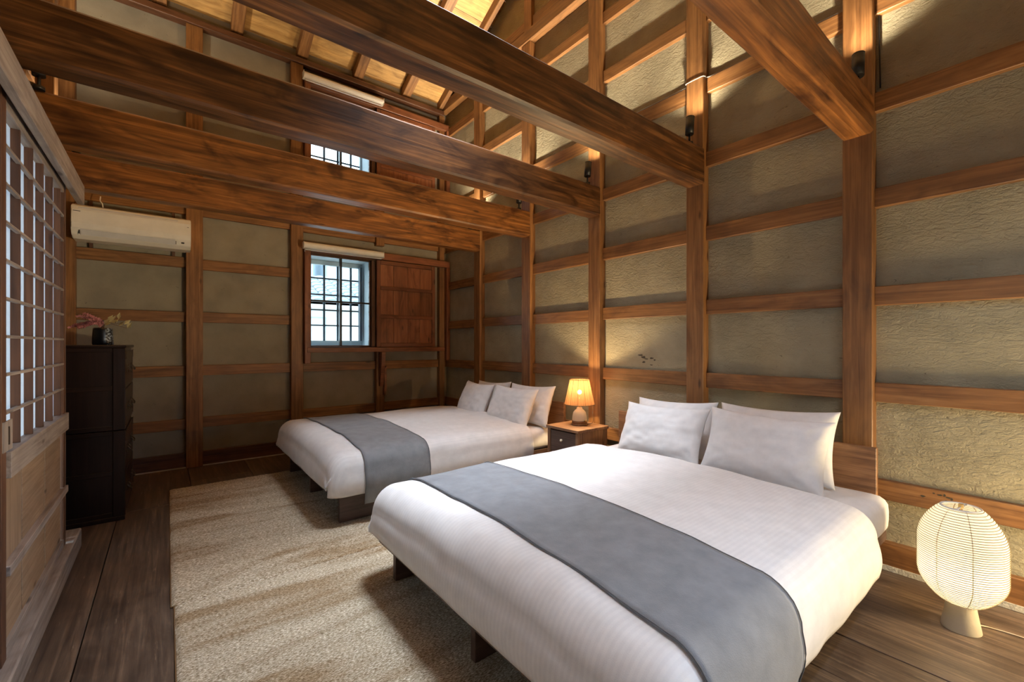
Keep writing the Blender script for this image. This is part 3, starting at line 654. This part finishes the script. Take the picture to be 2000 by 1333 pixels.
def spray(name, label, tips, mat, pl, pw, cat):
    t = thing(name, label, cat, tuple(vc + Vector((0, 0, 0.03))))
    for j, tip in enumerate(tips):
        path = smooth_path([vc + Vector((0.012 * math.cos(j), 0.012 * math.sin(j), 0.03)), vc + Vector((0, 0, 0.13)) + 0.12 * (Vector(tip) - vc), tip], 8)
        tube('stem', path, 0.0015, M_STEM, t, n=5)
        bm = bmesh.new(); n = 70 if pl < 0.03 else 4
        for q in range(n):
            f = 0.40 + 0.6 * (q + rnd.random()) / n; i = min(len(path) - 2, int(f * (len(path) - 1))); p = path[i].lerp(path[i + 1], rnd.random())
            dd = (Vector(tip) - vc).normalized() + Vector((rnd.uniform(-1, 1), rnd.uniform(-1, 1), rnd.uniform(-.8, 1))) * 0.8
            petal(bm, p - vc, dd, pl * rnd.uniform(.7, 1.2), pw * rnd.uniform(.8, 1.2), rnd.uniform(0, 6))
        if pl < 0.03:
            bmesh.ops.solidify(bm, geom=bm.faces[:], thickness=0.0006); link('blossom', bm_me(bm), mat, vc, t, 'stuff')
        else:
            bm.free()
            for q in range(4):
                b1 = bmesh.new(); f = 0.45 + 0.55 * q / 3; p = path[min(len(path) - 1, int(f * (len(path) - 1)))]
                dd = (Vector(tip) - vc).normalized() + Vector((rnd.uniform(-.5, 1), rnd.uniform(-1, .4), rnd.uniform(-.5, .8))) * 0.6
                petal(b1, Vector((0, 0, 0)), dd, pl * rnd.uniform(.8, 1.2), pw * rnd.uniform(.8, 1.2), rnd.uniform(0, 6))
                bmesh.ops.solidify(b1, geom=b1.faces[:], thickness=0.0006); link('leaf', bm_me(b1), mat, p, t)
spray('dried_flower_branch', 'spray of dried pink blossom leaning left out of the black vase', [(-0.505, 4.10, 1.270), (-0.465, 4.12, 1.345), (-0.50, 4.18, 1.285), (-0.44, 4.08, 1.36), (-0.42, 4.2, 1.30), (-0.46, 4.05, 1.262), (-0.40, 4.08, 1.32)], M_PINK, 0.021, 0.009, 'flowers')
spray('dried_leaf_branch', 'dried branch of pale yellow leaves leaning right out of the black vase', [(-0.24, 4.12, 1.30), (-0.27, 4.15, 1.335), (-0.225, 4.15, 1.275)], M_YEL, 0.050, 0.016, 'flowers')

# ------------------------------------------------------------------ rugs
def rug(x0, x1, y0, y1, label, top):
    nx, ny = 210, 200; bm = bmesh.new(); c = Vector(((x0 + x1) / 2, (y0 + y1) / 2, 0)); grid = []
    for j in range(ny + 1):
        row = []
        for i in range(nx + 1):
            x = x0 + (x1 - x0) * i / nx; y = y0 + (y1 - y0) * j / ny
            e = min(i, nx - i, j, ny - j); z = top * (0.45 if e == 0 else 0.9 if e == 1 else 1) + (rnd.uniform(-0.0018, 0.0018) if e else 0)
            wob = 0.003 * noise.noise(Vector((x * 6, y * 6, 3.0)))
            row.append(bm.verts.new((x - c.x + wob, y - c.y + wob, z)))
        grid.append(row)
    for j in range(ny):
        for i in range(nx): bm.faces.new((grid[j][i], grid[j][i + 1], grid[j + 1][i + 1], grid[j + 1][i]))
    r = thing('rug', label, 'rug', tuple(c))
    link('pile', bm_me(bm, smooth=True), M_RUG, c, r)
    boxes('backing', [((x0 - 0.004, x1 + 0.004), (y0 - 0.003, y1 + 0.003), (0.002, 0.006))], M_RUGEDGE, r)
rug(0.015, 2.05, 2.432, 4.372, 'far beige and brown shaggy rug under the bed nearer the window', 0.016)
rug(0.026, 2.05, 0.66, 2.422, 'near beige and brown shaggy rug under the bed nearer the camera', 0.017)

# ------------------------------------------------------------------ beds
def rbox_pt(q, hx, hy, hz, r):
    i = Vector((max(-hx + r, min(hx - r, q.x)), max(-hy + r, min(hy - r, q.y)), max(-hz + r, min(hz - r, q.z))))
    d = q - i
    return i + d.normalized() * r, d.normalized() if d.length else Vector((0, 0, 1))
def soft_slab(name, x, y, z, r, mat, parent=None, crown=0.0, wr_=0.004, step=0.035, belly=0.0, seed=0.0):
    hx, hy, hz = (x[1] - x[0]) / 2, (y[1] - y[0]) / 2, (z[1] - z[0]) / 2
    c = Vector(((x[0] + x[1]) / 2, (y[0] + y[1]) / 2, (z[0] + z[1]) / 2)); bm = bmesh.new(); V = {}
    nx, ny, nz = [max(4, int(2 * h / step)) for h in (hx, hy, hz)]
    def vert(i, j, k):
        if (i, j, k) in V: return V[i, j, k]
        q = Vector((hx * (2 * i / nx - 1), hy * (2 * j / ny - 1), hz * (2 * k / nz - 1)))
        p, n = rbox_pt(q, hx, hy, hz, r)
        top = max(0, n.z)
        p.z += crown * top * (1 - (p.x / hx) ** 2) ** 0.5 * (1 - (p.y / hy) ** 4) if abs(p.x) < hx and abs(p.y) < hy else 0
        s = 1 - abs(p.z / hz) ** 2
        p += Vector((n.x, n.y, 0)) * belly * s
        w = noise.noise(Vector((p.x * 3 + seed, p.y * 4, p.z * 9))) + 0.5 * noise.noise(Vector((p.x * 9, p.y * 7 + seed, p.z * 3)))
        p += n * wr_ * w
        V[i, j, k] = bm.verts.new(p); return V[i, j, k]
    for i in range(nx):
        for j in range(ny):
            for k, f in ((0, 1), (nz, 0)):
                a = [vert(i, j, k), vert(i + 1, j, k), vert(i + 1, j + 1, k), vert(i, j + 1, k)]; bm.faces.new(a[::-1] if f else a)
    for i in range(nx):
        for k in range(nz):
            for j, f in ((0, 0), (ny, 1)):
                a = [vert(i, j, k), vert(i + 1, j, k), vert(i + 1, j, k + 1), vert(i, j, k + 1)]; bm.faces.new(a[::-1] if f else a)
    for j in range(ny):
        for k in range(nz):
            for i, f in ((0, 1), (nx, 0)):
                a = [vert(i, j, k), vert(i, j + 1, k), vert(i, j + 1, k + 1), vert(i, j, k + 1)]; bm.faces.new(a[::-1] if f else a)
    return link(name, bm_me(bm, smooth=True), mat, c, parent)

def cover_section(hy0, hy1, zb, zt, r, crown):
    """cross-section of the draped cover as (y, z, ny, nz), from near hem over the top to far hem"""
    pts = []
    n = 8
    for k in range(n + 1): pts.append((hy0 + 0.012 * math.sin(math.pi * k / n) * -1, (zb - 0.03) + (zt - r - zb + 0.03) * k / n, -1, 0))
    for k in range(1, 9):
        a = math.pi / 2 * k / 8; pts.append((hy0 + r - r * math.cos(a), zt - r + r * math.sin(a), -math.cos(a), math.sin(a)))
    m = 44; ya, yb = hy0 + r, hy1 - r
    for k in range(1, m):
        t = k / m; pts.append((ya + (yb - ya) * t, zt + crown * math.sin(math.pi * t) ** 0.7, 0, 1))
    for k in range(0, 9):
        a = math.pi / 2 * (1 - k / 8); pts.append((hy1 - r + r * math.cos(a), zt - r + r * math.sin(a), math.cos(a), math.sin(a)))
    for k in range(1, n + 1): pts.append((hy1 + 0.012 * math.sin(math.pi * (n - k) / n), zt - r + (zb - zt + r) * k / n, 1, 0))
    return pts
def duvet_z(x, t, seed):   # gentle puff
    return 0.010 * noise.noise(Vector((x * 2.2 + seed, t * 2.6, 0))) + 0.004 * noise.noise(Vector((x * 6, t * 5 + seed, 2)))
def bed(y0, y1, hb, seed, which, runner_x, fold_x, near_hem, skew=0.0):
    yc = (y0 + y1) / 2
    b = thing('double_bed', f'low walnut double bed with white bedding, {which}', 'bed', (1.8, yc, 0.0))
    box('headboard', (2.775, 2.805), hb, (0.06, 0.640), MW['y'], b, bev=0.002)
    ly0 = y0 + 0.125
    for yy in (yc - 0.725 + 0.03, yc + 0.03, yc + 0.72): box('leg_board', (0.862, 2.74), (yy - 0.03, yy), (0.019, 0.198), MWD, b, bev=0.002)
    box('foot_rail', (0.805, 0.828), (yc - 0.76, yc + 0.76), (0.200, 0.245), MWD, b, bev=0.003)
    for yy in (yc - 0.76, yc + 0.74): box('side_rail', (0.8285, 2.774), (yy, yy + 0.02), (0.200, 0.245), MWD, b, bev=0.003)
    box('slat_deck', (0.8285, 2.774), (yc - 0.739, yc + 0.739), (0.205, 0.238), MWD['y'], b)
    soft_slab('mattress', (0.83, 2.765), (yc - 0.78, yc + 0.78), (0.246, 0.425), 0.055, M_WHITE, b, crown=0.0, wr_=0.002, seed=seed)
    # duvet: draped over the mattress, rounded at the foot
    sec = cover_section(y0, y1, 0.240, 0.475, 0.115, 0.032)
    xs = []; x0 = 0.775; rr = 0.115; m = 46
    bm = bmesh.new(); rings = []
    L = sum(math.dist(sec[i][:2], sec[i + 1][:2]) for i in range(len(sec) - 1)); acc = [0]
    for i in range(len(sec) - 1): acc.append(acc[-1] + math.dist(sec[i][:2], sec[i + 1][:2]) / L)
    def ringat(x, shrink, dz, off=0.0, hem=0.0, skew=0.0):
        ring = []
        for (y, z, ny, nz), t in zip(sec, acc):
            p = Vector((x - skew * (1 - t), y, z)); nrm = Vector((0, ny, nz))
            zz = 0.240 - hem * (1 if (abs(t) < 0.02 or abs(t) > 0.98) else 0)
            top = max(0.0, (z - 0.240) / 0.235)
            wob = duvet_z(x, t * 3, seed) + (0.006 * noise.noise(Vector((x * 7, t * 1.5, seed))) if nz < 0.5 else 0)
            p.y -= ny * shrink; 
            if nz > 0.5 or True: p.z = 0.240 + (p.z - 0.240 - (dz if nz > 0.0 else dz * top)) 
            p += nrm * (wob + off)
            if t < 1e-6 or t > 1 - 1e-6: p.z -= hem
            ring.append(p)
        return ring
    prof = [(x0 + rr * (1 - math.cos(a)), rr * (1 - math.sin(a))) for a in [math.pi / 2 * k / 8 for k in range(9)]]
    xl = []
    # foot face from hem upward: rings shrink towards... built as a cap of scaled sections
    for x, d in prof: xl.append((x, d))
    for k in range(1, m + 1): xl.append((prof[-1][0] + (fold_x - 0.03 - prof[-1][0]) * k / m, 0.0))
    for k in range(1, 5): a = math.pi / 2 * k / 4; xl.append((fold_x - 0.03 + 0.03 * math.sin(a), 0.022 * (1 - math.cos(a))))
    for x, d in xl: rings.append([bm.verts.new(p - Vector((1.5, yc, 0.3))) for p in ringat(x, d * 0.55 if x < 1 else d, d)])
    for A, B in zip(rings, rings[1:]):
        for k in range(len(sec) - 1): bm.faces.new((A[k], A[k + 1], B[k + 1], B[k]))
    # foot face cap: strip down to the hem
    A = rings[0]; nrow = 7; prev = A
    for q in range(1, nrow + 1):
        row = []
        for v in A:
            z = v.co.z + (0.250 - 0.3 - v.co.z) * q / nrow; bulge = -0.016 * math.sin(math.pi * q / nrow * 0.9)
            row.append(bm.verts.new((v.co.x + bulge + 0.006 * noise.noise(Vector((v.co.y * 5, z * 4, seed))), v.co.y, z)))
        for k in range(8, len(sec) - 9): bm.faces.new((prev[k + 1], prev[k], row[k], row[k + 1]))
        prev = row
    bmesh.ops.delete(bm, geom=[v for v in bm.verts if not v.link_faces], context='VERTS')
    bmesh.ops.recalc_face_normals(bm, faces=bm.faces)
    dv = link('duvet', bm_me(bm, smooth=True), M_DUVET, Vector((1.5, yc, 0.3)))
    md = dv.modifiers.new('thickness', 'SOLIDIFY'); md.thickness = 0.008; md.offset = -1
    tag(dv, f'puffy white striped duvet on the bed {which}', 'duvet')
    # runner
    bm = bmesh.new(); rings = []; n = 20; c = Vector((sum(runner_x) / 2, yc, 0.4))
    for k in range(n + 1):
        x = runner_x[0] + (runner_x[1] - runner_x[0]) * k / n; rings.append([bm.verts.new(p - c) for p in ringat(x, 0, 0, 0.0065, near_hem, skew)])
    for A, B in zip(rings, rings[1:]):
        for k in range(len(sec) - 1): bm.faces.new((A[k], A[k + 1], B[k + 1], B[k]))
    bmesh.ops.recalc_face_normals(bm, faces=bm.faces)
    rt = link('bed_runner', bm_me(bm, smooth=True), M_RUNNER, c)
    md = rt.modifiers.new('thickness', 'SOLIDIFY'); md.thickness = 0.003; md.offset = 0
    tag(rt, f'soft grey bed runner across the foot of the bed {which}', 'bed runner')
    for xx in runner_x:
        pts = ringat(xx, 0, 0, 0.0105, near_hem, skew); tube('hem', pts, 0.0020, M_HEM, rt, n=5)
    return b
bed(0.470, 2.140, (0.585, 2.170), 3.1, 'nearer the camera', (0.985, 1.455), 2.30, 0.055, 0.075)
bed(2.765, 4.420, (2.775, 4.40), 8.7, 'nearer the window', (0.985, 1.445), 2.42, 0.065)

def pillow(label, x, yc, zb, w, h, t, lean, yaw, roll, seed, group):
    n = 30; bm = bmesh.new(); F, B = [], []
    for j in range(n + 1):
        rf, rb = [], []
        for i in range(n + 1):
            u, v = 2 * i / n - 1, 2 * j / n - 1
            px = u * w / 2 * (1 - 0.075 * (1 - v * v) * abs(u)); pz = v * h / 2 * (1 - 0.11 * (1 - u * u) * abs(v))
            th = t / 2 * (max(0, 1 - abs(u) ** 2.6) * max(0, 1 - abs(v) ** 2.6)) ** 0.5
            e = (1 - abs(u)) * (1 - abs(v))
            cr = 0.010 * noise.noise(Vector((u * 2.6 + seed, v * 2.6, seed))) + 0.006 * noise.noise(Vector((u * 7, v * 6 + seed, 1)))
            # radial corner creases
            cr += 0.006 * math.sin(9 * math.atan2(1 - abs(v), 1 - abs(u) + 1e-3)) * math.exp(-4 * ((1 - abs(u)) ** 2 + (1 - abs(v)) ** 2)) * min(1, e * 30)
            sag = -0.02 * (1 - (v + 1) / 2) * 0
            edge = 0.003
            rf.append(bm.verts.new((px, -(th + edge) - cr * min(1, th * 30), pz)))
            rb.append(bm.verts.new((px, (th + edge) + cr * min(1, th * 30), pz)))
        F.append(rf); B.append(rb)
    for j in range(n):
        for i in range(n):
            bm.faces.new((F[j][i], F[j][i + 1], F[j + 1][i + 1], F[j + 1][i])); bm.faces.new((B[j][i], B[j + 1][i], B[j + 1][i + 1], B[j][i + 1]))
    for a in range(n):
        bm.faces.new((F[0][a + 1], F[0][a], B[0][a], B[0][a + 1])); bm.faces.new((F[n][a], F[n][a + 1], B[n][a + 1], B[n][a]))
        bm.faces.new((F[a][0], F[a + 1][0], B[a + 1][0], B[a][0])); bm.faces.new((F[a + 1][n], F[a][n], B[a][n], B[a + 1][n]))
    me = bm_me(bm, smooth=True)
    # local x -> world -Y, local -y (front) -> world -X, local z up leaning to +X
    M = Matrix.Rotation(R(-90 + yaw), 4, 'Z') @ Matrix.Rotation(R(-lean), 4, 'X') @ Matrix.Rotation(R(roll), 4, 'Y')
    th = R(lean)
    loc = Vector((x + math.sin(th) * h / 2, yc, zb + math.cos(th) * h / 2))
    o = link('pillow', me, M_WHITE, loc); o.rotation_euler = M.to_euler()
    return tag(o, label, 'pillow', group)
G1 = 'pillows on the bed nearer the camera'; G2 = 'pillows on the bed nearer the window'
pillow('front right white pillow on the bed nearer the camera', 2.41, 1.005, 0.424, 0.61, 0.39, 0.155, 24, 3, 1.5, 1.0, G1)
pillow('front left white pillow on the bed nearer the camera', 2.41, 1.615, 0.424, 0.60, 0.37, 0.155, 24, -2, -1.5, 2.3, G1)
pillow('back right white pillow behind the big front one, bed nearer the camera', 2.60, 1.020, 0.427, 0.61, 0.395, 0.115, 18, 1, -1, 4.9, G1)
pillow('back left white pillow, mostly hidden, on the bed nearer the camera', 2.60, 1.635, 0.427, 0.58, 0.375, 0.115, 18, 0, -2, 6.6, G1)
pillow('front left white pillow on the bed nearer the window', 2.36, 3.705, 0.428, 0.52, 0.375, 0.145, 24, -3, 1, 9.1, G2)
pillow('front right white pillow on the bed nearer the window', 2.38, 3.140, 0.425, 0.58, 0.375, 0.15, 24, 3, 1, 11.2, G2)
pillow('back left pillow with only its top showing, bed nearer the window', 2.58, 3.700, 0.427, 0.56, 0.365, 0.115, 18, 0, -2, 13.1, G2)
pillow('back right white pillow beside the nightstand, bed nearer the window', 2.57, 3.085, 0.427, 0.60, 0.375, 0.115, 18, 1, -1, 15.4, G2)

# ------------------------------------------------------------------ nightstand
nx0, nx1, ny0, ny1, nz = 2.455, 2.800, 2.300, 2.640, 0.500
ns = thing('nightstand', 'small walnut nightstand with one drawer between the two beds', 'nightstand', ((nx0 + nx1) / 2, (ny0 + ny1) / 2, 0.0))
box('top', (nx0 - 0.012, nx1 + 0.004), (ny0 - 0.012, ny1 + 0.006), (nz - 0.022, nz), MW['y'], ns, bev=0.002)
for a in ((nx0, nx0 + 0.03), (nx1 - 0.032, nx1 - 0.002)):
    for b in ((ny0, ny0 + 0.03), (ny1 - 0.03, ny1)): box('leg', a, b, (0.001, nz - 0.0225), MW, ns, bev=0.002)
box('side_panel', (nx0 + 0.0305, nx1 - 0.0325), (ny0 + 0.008, ny0 + 0.018), (0.20, nz - 0.023), MW['z'], ns)
box('side_panel', (nx0 + 0.0305, nx1 - 0.0325), (ny1 - 0.018, ny1 - 0.008), (0.20, nz - 0.023), MW['z'], ns)
box('back_panel', (nx1 - 0.02, nx1 - 0.01), (ny0 + 0.03, ny1 - 0.03), (0.20, nz - 0.023), MW['y'], ns)
dr = box('drawer', (nx0 + 0.006, nx0 + 0.024), (ny0 + 0.033, ny1 - 0.033), (0.295, nz - 0.034), MWD['y'], ns, bev=0.0015)
box('drawer', (nx0 + 0.006, nx0 + 0.024), (ny0 + 0.033, ny1 - 0.033), (0.195, 0.288), MWD['y'], ns, bev=0.0015)
kb = lathe('knob', [(0.004, 0.0), (0.005, 0.010), (0.011, 0.014), (0.012, 0.020), (0.007, 0.026), (0.001, 0.027)], (nx0 + 0.006, (ny0 + ny1) / 2, 0.398), M_CREAM, dr, n=16)
kb.rotation_euler = (0, -R(90), 0)

# ------------------------------------------------------------------ table lamp
tl = Vector((2.650, 2.466, 0.500))
t = thing('table_lamp', 'lit table lamp with pleated tan shade on the nightstand', 'lamp', tuple(tl))
lathe('base_disc', [(0.064, 0.0), (0.066, 0.006), (0.064, 0.014), (0.05, 0.0145)], tl, MP['x'], t, n=32)
lathe('ceramic_body', [(0.048, 0.016), (0.057, 0.022), (0.060, 0.045), (0.057, 0.075), (0.050, 0.105), (0.036, 0.122), (0.024, 0.130), (0.022, 0.142), (0.016, 0.146)], tl, M_CREAM, t, n=32)
lathe('wood_collar', [(0.0585, 0.0147), (0.0615, 0.022), (0.0625, 0.036), (0.0605, 0.0375)], tl, MP['x'], t, n=32, cap=False)
cyl('lamp_holder', tl + Vector((0, 0, 0.146)), tl + Vector((0, 0, 0.225)), 0.011, M_BRASS, t, n=12)
cyl('switch', tl + Vector((-0.004, -0.060, 0.040)), tl + Vector((-0.006, -0.082, 0.042)), 0.005, M_BRASS, t, n=10)
bm = bmesh.new(); n = 144; rgs = []
for r_, z_ in ((0.118, 0.170), (0.107, 0.220), (0.096, 0.270), (0.086, 0.320), (0.076, 0.370)):
    rgs.append([bm.verts.new(((r_ * (1 + (0.035 if k % 4 < 2 else -0.01))) * math.cos(2 * math.pi * k / n), (r_ * (1 + (0.035 if k % 4 < 2 else -0.01))) * math.sin(2 * math.pi * k / n), z_)) for k in range(n)])
for A, B in zip(rgs, rgs[1:]):
    for k in range(n): bm.faces.new((A[k], A[(k + 1) % n], B[(k + 1) % n], B[k]))
link('pleated_shade', bm_me(bm), M_SHADE, tl, t)
for r_, z_ in ((0.1225, 0.170), (0.079, 0.370)):
    pts = [(tl.x + r_ * math.cos(2 * math.pi * k / 40), tl.y + r_ * math.sin(2 * math.pi * k / 40), tl.z + z_) for k in range(41)]
    tube('shade_trim', pts, 0.002, MP['x'], t, n=6)
for k in range(12):
    a = 2 * math.pi * k / 12 + 0.1
    cyl('shade_rib', (tl.x + 0.1205 * math.cos(a), tl.y + 0.1205 * math.sin(a), tl.z + 0.171), (tl.x + 0.0775 * math.cos(a), tl.y + 0.0775 * math.sin(a), tl.z + 0.369), 0.0009, M_IRON, t, n=5)
bm = bmesh.new(); bmesh.ops.create_uvsphere(bm, u_segments=16, v_segments=10, radius=0.019); link('bulb', bm_me(bm, smooth=True), M_BULB, tl + Vector((0, 0, 0.268)), t)
light('table_lamp_light', 'POINT', tl + Vector((0, 0, 0.322)), 42.0, WARM, soft=1, shadow_soft_size=0.012)
tube('lamp_cord', smooth_path([(2.71, 2.44, 0.505), (2.735, 2.40, 0.52), (2.76, 2.42, 0.60), (2.86, 2.5, 0.66)], 6), 0.002, M_CABLE_D, t, n=5)

# ------------------------------------------------------------------ paper floor lamp
fl = Vector((2.543, 0.265, 0.0))
t = thing('paper_floor_lamp', 'glowing ribbed paper lantern lamp on a stone foot by the wall', 'lamp', tuple(fl))
def lr(s):     # s 0 bottom .. 1 top
    z = 0.112 + 0.383 * s
    if s < 0.30: r = 0.060 + (0.133 - 0.060) * math.sin(math.pi / 2 * (s / 0.30)) ** 0.8
    elif s < 0.62: r = 0.133
    else: r = 0.060 + (0.133 - 0.060) * math.cos(math.pi / 2 * ((s - 0.62) / 0.38)) ** 0.75
    return r, z
prof = [lr(k / 60) for k in range(61)]
def lantern_r(r, z): return r
ob = lathe('paper_shade', prof, fl, M_LANTERN, t, n=40, cap=False)
pts = []
turns = 44
for k in range(turns * 36 + 1):
    s = k / (turns * 36); r_, z_ = lr(s); a = 2 * math.pi * k / 36
    pts.append((fl.x + (r_ + 0.0006) * math.cos(a), fl.y + (r_ + 0.0006) * math.sin(a), fl.z + z_))
tube('bamboo_coil', pts, 0.0013, M_BAMBOO, t, n=4)
for k in range(8):
    a = 2 * math.pi * k / 8 + 0.35
    tube('frame_rib', [(fl.x + (lr(j / 24)[0] - 0.0015) * math.cos(a), fl.y + (lr(j / 24)[0] - 0.0015) * math.sin(a), fl.z + lr(j / 24)[1]) for j in range(25)], 0.0014, M_BAMBOO, t, n=4)
lathe('stone_foot', [(0.060, 0.0), (0.061, 0.003), (0.052, 0.055), (0.044, 0.105), (0.040, 0.125), (0.030, 0.1255)], fl, M_TRAV, t, n=32)
cyl('stem', fl + Vector((0, 0, 0.125)), fl + Vector((0, 0, 0.50)), 0.004, M_BRASS, t, n=10)
box('top_clip', (fl.x - 0.008, fl.x + 0.008), (fl.y - 0.008, fl.y + 0.008), (0.492, 0.508), M_BRASS, t, bev=0.002)
cyl('top_bridge', (fl.x - 0.058, fl.y + 0.01, 0.494), (fl.x + 0.058, fl.y - 0.01, 0.494), 0.003, M_PLASTIC, t, n=8)
pts = [(fl.x + 0.060 * math.cos(2 * math.pi * k / 40), fl.y + 0.060 * math.sin(2 * math.pi * k / 40), 0.4945) for k in range(41)]
tube('top_ring', pts, 0.004, M_PLASTIC, t, n=6)
bm = bmesh.new(); bmesh.ops.create_uvsphere(bm, u_segments=16, v_segments=10, radius=0.025); link('bulb', bm_me(bm, smooth=True), M_BULB, fl + Vector((-0.012, 0, 0.205)), t)
light('paper_lamp_light', 'POINT', fl + Vector((-0.012, 0, 0.245)), 10.0, WARM2, soft=1, shadow_soft_size=0.03)
tube('power_cord', smooth_path([(fl.x + 0.05, fl.y - 0.035, 0.012), (fl.x + 0.09, 0.19, 0.004), (fl.x + 0.10, 0.08, 0.004), (2.60, -0.03, 0.004), (2.66, -0.2, 0.004), (2.80, -0.4, 0.004)], 10), 0.0028, M_CORD, t, n=6)

# ------------------------------------------------------------------ uplight spots on the beams
def spot(x, y, z, label, tx, e=9.0):
    t = thing('spotlight', label, 'spotlight', (x, y, z), 'black uplights on the ceiling beams')
    cyl('base', (x, y, z), (x, y, z + 0.018), 0.024, M_BLACK, t, n=16)
    cyl('stem', (x, y, z + 0.018), (x, y, z + 0.075), 0.007, M_BLACK, t, n=10)
    d = Vector((tx, 0, 1)).normalized(); a = Vector((x, y, z + 0.072)); b = a + d * 0.115
    cyl('body', a, b, 0.027, M_BLACK, t, n=24)
    tube('rim', [b + d * 0.003 + 0.025 * (Vector((0, 1, 0)) * math.cos(2 * math.pi * k / 20) + Vector((0, 1, 0)).cross(d) * math.sin(2 * math.pi * k / 20)) for k in range(21)], 0.003, M_BLACK, t, n=5)
    p = b + d * 0.006
    cyl('lens', b + d * 0.0005, b + d * 0.002, 0.019, M_LENS, t, n=16)
    light('spotlight_light', 'SPOT', p, e, WARM3, soft=1, target=p + d, spot_size=R(128), spot_blend=0.85, shadow_soft_size=0.012)
names = {4: 'black uplight on the nearest beam beside the brightly lit right hand post', 5: 'black uplight on the second beam in front of a glowing post',
         6: 'black uplight on the third beam from the camera, right wall end', 7: 'black uplight on the fourth beam, right wall end', 8: 'black uplight on the farthest beam, right wall end'}
tops = {4: 2.450, 5: 2.500, 6: 2.492, 7: 2.500, 8: 2.490}
for i, (a, b) in enumerate(POSTY):
    if i in names: spot(2.755, a + 0.035, tops[i] - 0.001, names[i], 0.10, 85.0)
spot(-0.53, POSTY[7][0] + 0.0, 2.499, 'black uplight near the left wall above the paper doors', -0.08, 60.0)
spot(-0.50, POSTY[8][0] + 0.05, 2.489, 'black uplight at the far left end of the farthest beam', -0.08, 60.0)
spot(-0.50, POSTY[6][0] + 0.05, 2.491, 'black uplight at the left end of the third beam, out of view', -0.08, 60.0)
spot(2.755, POSTY[3][0] + 0.035, 2.499, 'black uplight on the right end of the beam over the camera', 0.10, 85.0)
# lamp cables laid on the high rails
cz = 3.00
def cable(pts, label, m): tag(tube('lamp_cable', smooth_path(pts, 6), 0.0035, m, None, n=6), label, 'cable')
zr = RAILS[5] + 0.011
cable([(2.915, 2.42, zr), (2.915, 2.1, zr), (2.915, 1.70, zr), (2.885, 1.662, zr), (2.864, 1.650, zr - 0.003), (2.864, 1.54, zr - 0.003), (2.880, 1.527, zr), (2.915, 1.49, zr), (2.915, 1.1, zr), (2.915, 0.78, zr)],
      'pale cable along the high rail, wrapped round the second lit post', M_CABLE)
cable([(2.93, 2.42, zr), (2.93, 2.1, zr), (2.93, 1.68, zr + 0.0)], 'dark cable lying behind the pale one on the high rail', M_CABLE_D)
cable([(2.925, 0.60, 2.50), (2.925, 0.605, 2.9), (2.925, 0.60, 3.6)], 'thin dark cable running up beside the nearest lit post', M_CABLE_D)

# ------------------------------------------------------------------ outside
g = boxes('exterior_ground', [((-25, 40), (-25, 60), (-0.5, -0.15))], M_GROUND, kind='structure')
h = thing('neighbour_house', 'white neighbouring house with grey tiled roof seen through the lower window', 'building', (3.2, 11.6, -0.15))
boxes('wall', [((0.5, 6.5), (11.2, 14.0), (-0.15, 2.05))], M_EXTW, h)
box('fascia', (0.3, 6.7), (10.85, 10.93), (2.02, 2.17), M_EXTW, h)
box('soffit', (0.3, 6.7), (10.93, 11.2), (2.0, 2.03), M_EXTW, h)
f = box('window_frame', (2.66, 3.05), (11.17, 11.2), (1.0, 1.82), M_EXTG, h)
box('pane', (2.70, 3.01), (11.16, 11.17), (1.04, 1.78), M_REVEAL, f)
prism('roof', [(10.85, 2.17), (13.2, 3.10), (14.3, 2.7), (14.3, 2.1), (10.85, 2.1)], 'x', 0.3, 6.7, M_TILE, h)
tm = None
sa = math.atan2(0.93, 2.35)
for r_ in range(9):
    for c_ in range(16):
        if tm is None:
            tm = prism('roof_tile', [(-0.15, 0.0), (-0.10, 0.045), (0, 0.06), (0.08, 0.045), (0.15, 0.0), (0.15, -0.012), (-0.15, -0.012)], 'y', -0.17, 0.17, M_TILE); me = tm.data; bpy.data.objects.remove(tm); tm = me
        o = bpy.data.objects.new('roof_tile', tm); C.objects.link(o); o.parent = h
        p = Vector((1.6 + c_ * 0.30, 10.85 + 0.13 + r_ * 0.245, 2.20 + 0.05 + r_ * 0.245 * math.tan(sa))); o.location = p - ORIG[h]; o.rotation_euler = (sa - 0.12, 0, 0)
b2 = thing('far_building', 'pale blue grey building block behind the tiled roof, outside the window', 'building', (4.5, 16.5, -0.15))
box('wall', (4.4, 5.6), (16, 18), (-0.15, 5.6), M_EXTG, b2)
box('wall', (2.4, 4.0), (16.4, 18), (-0.15, 5.0), M_EXTG, b2)

for im in list(bpy.data.objects):
    if '_o' in im: del im['_o']
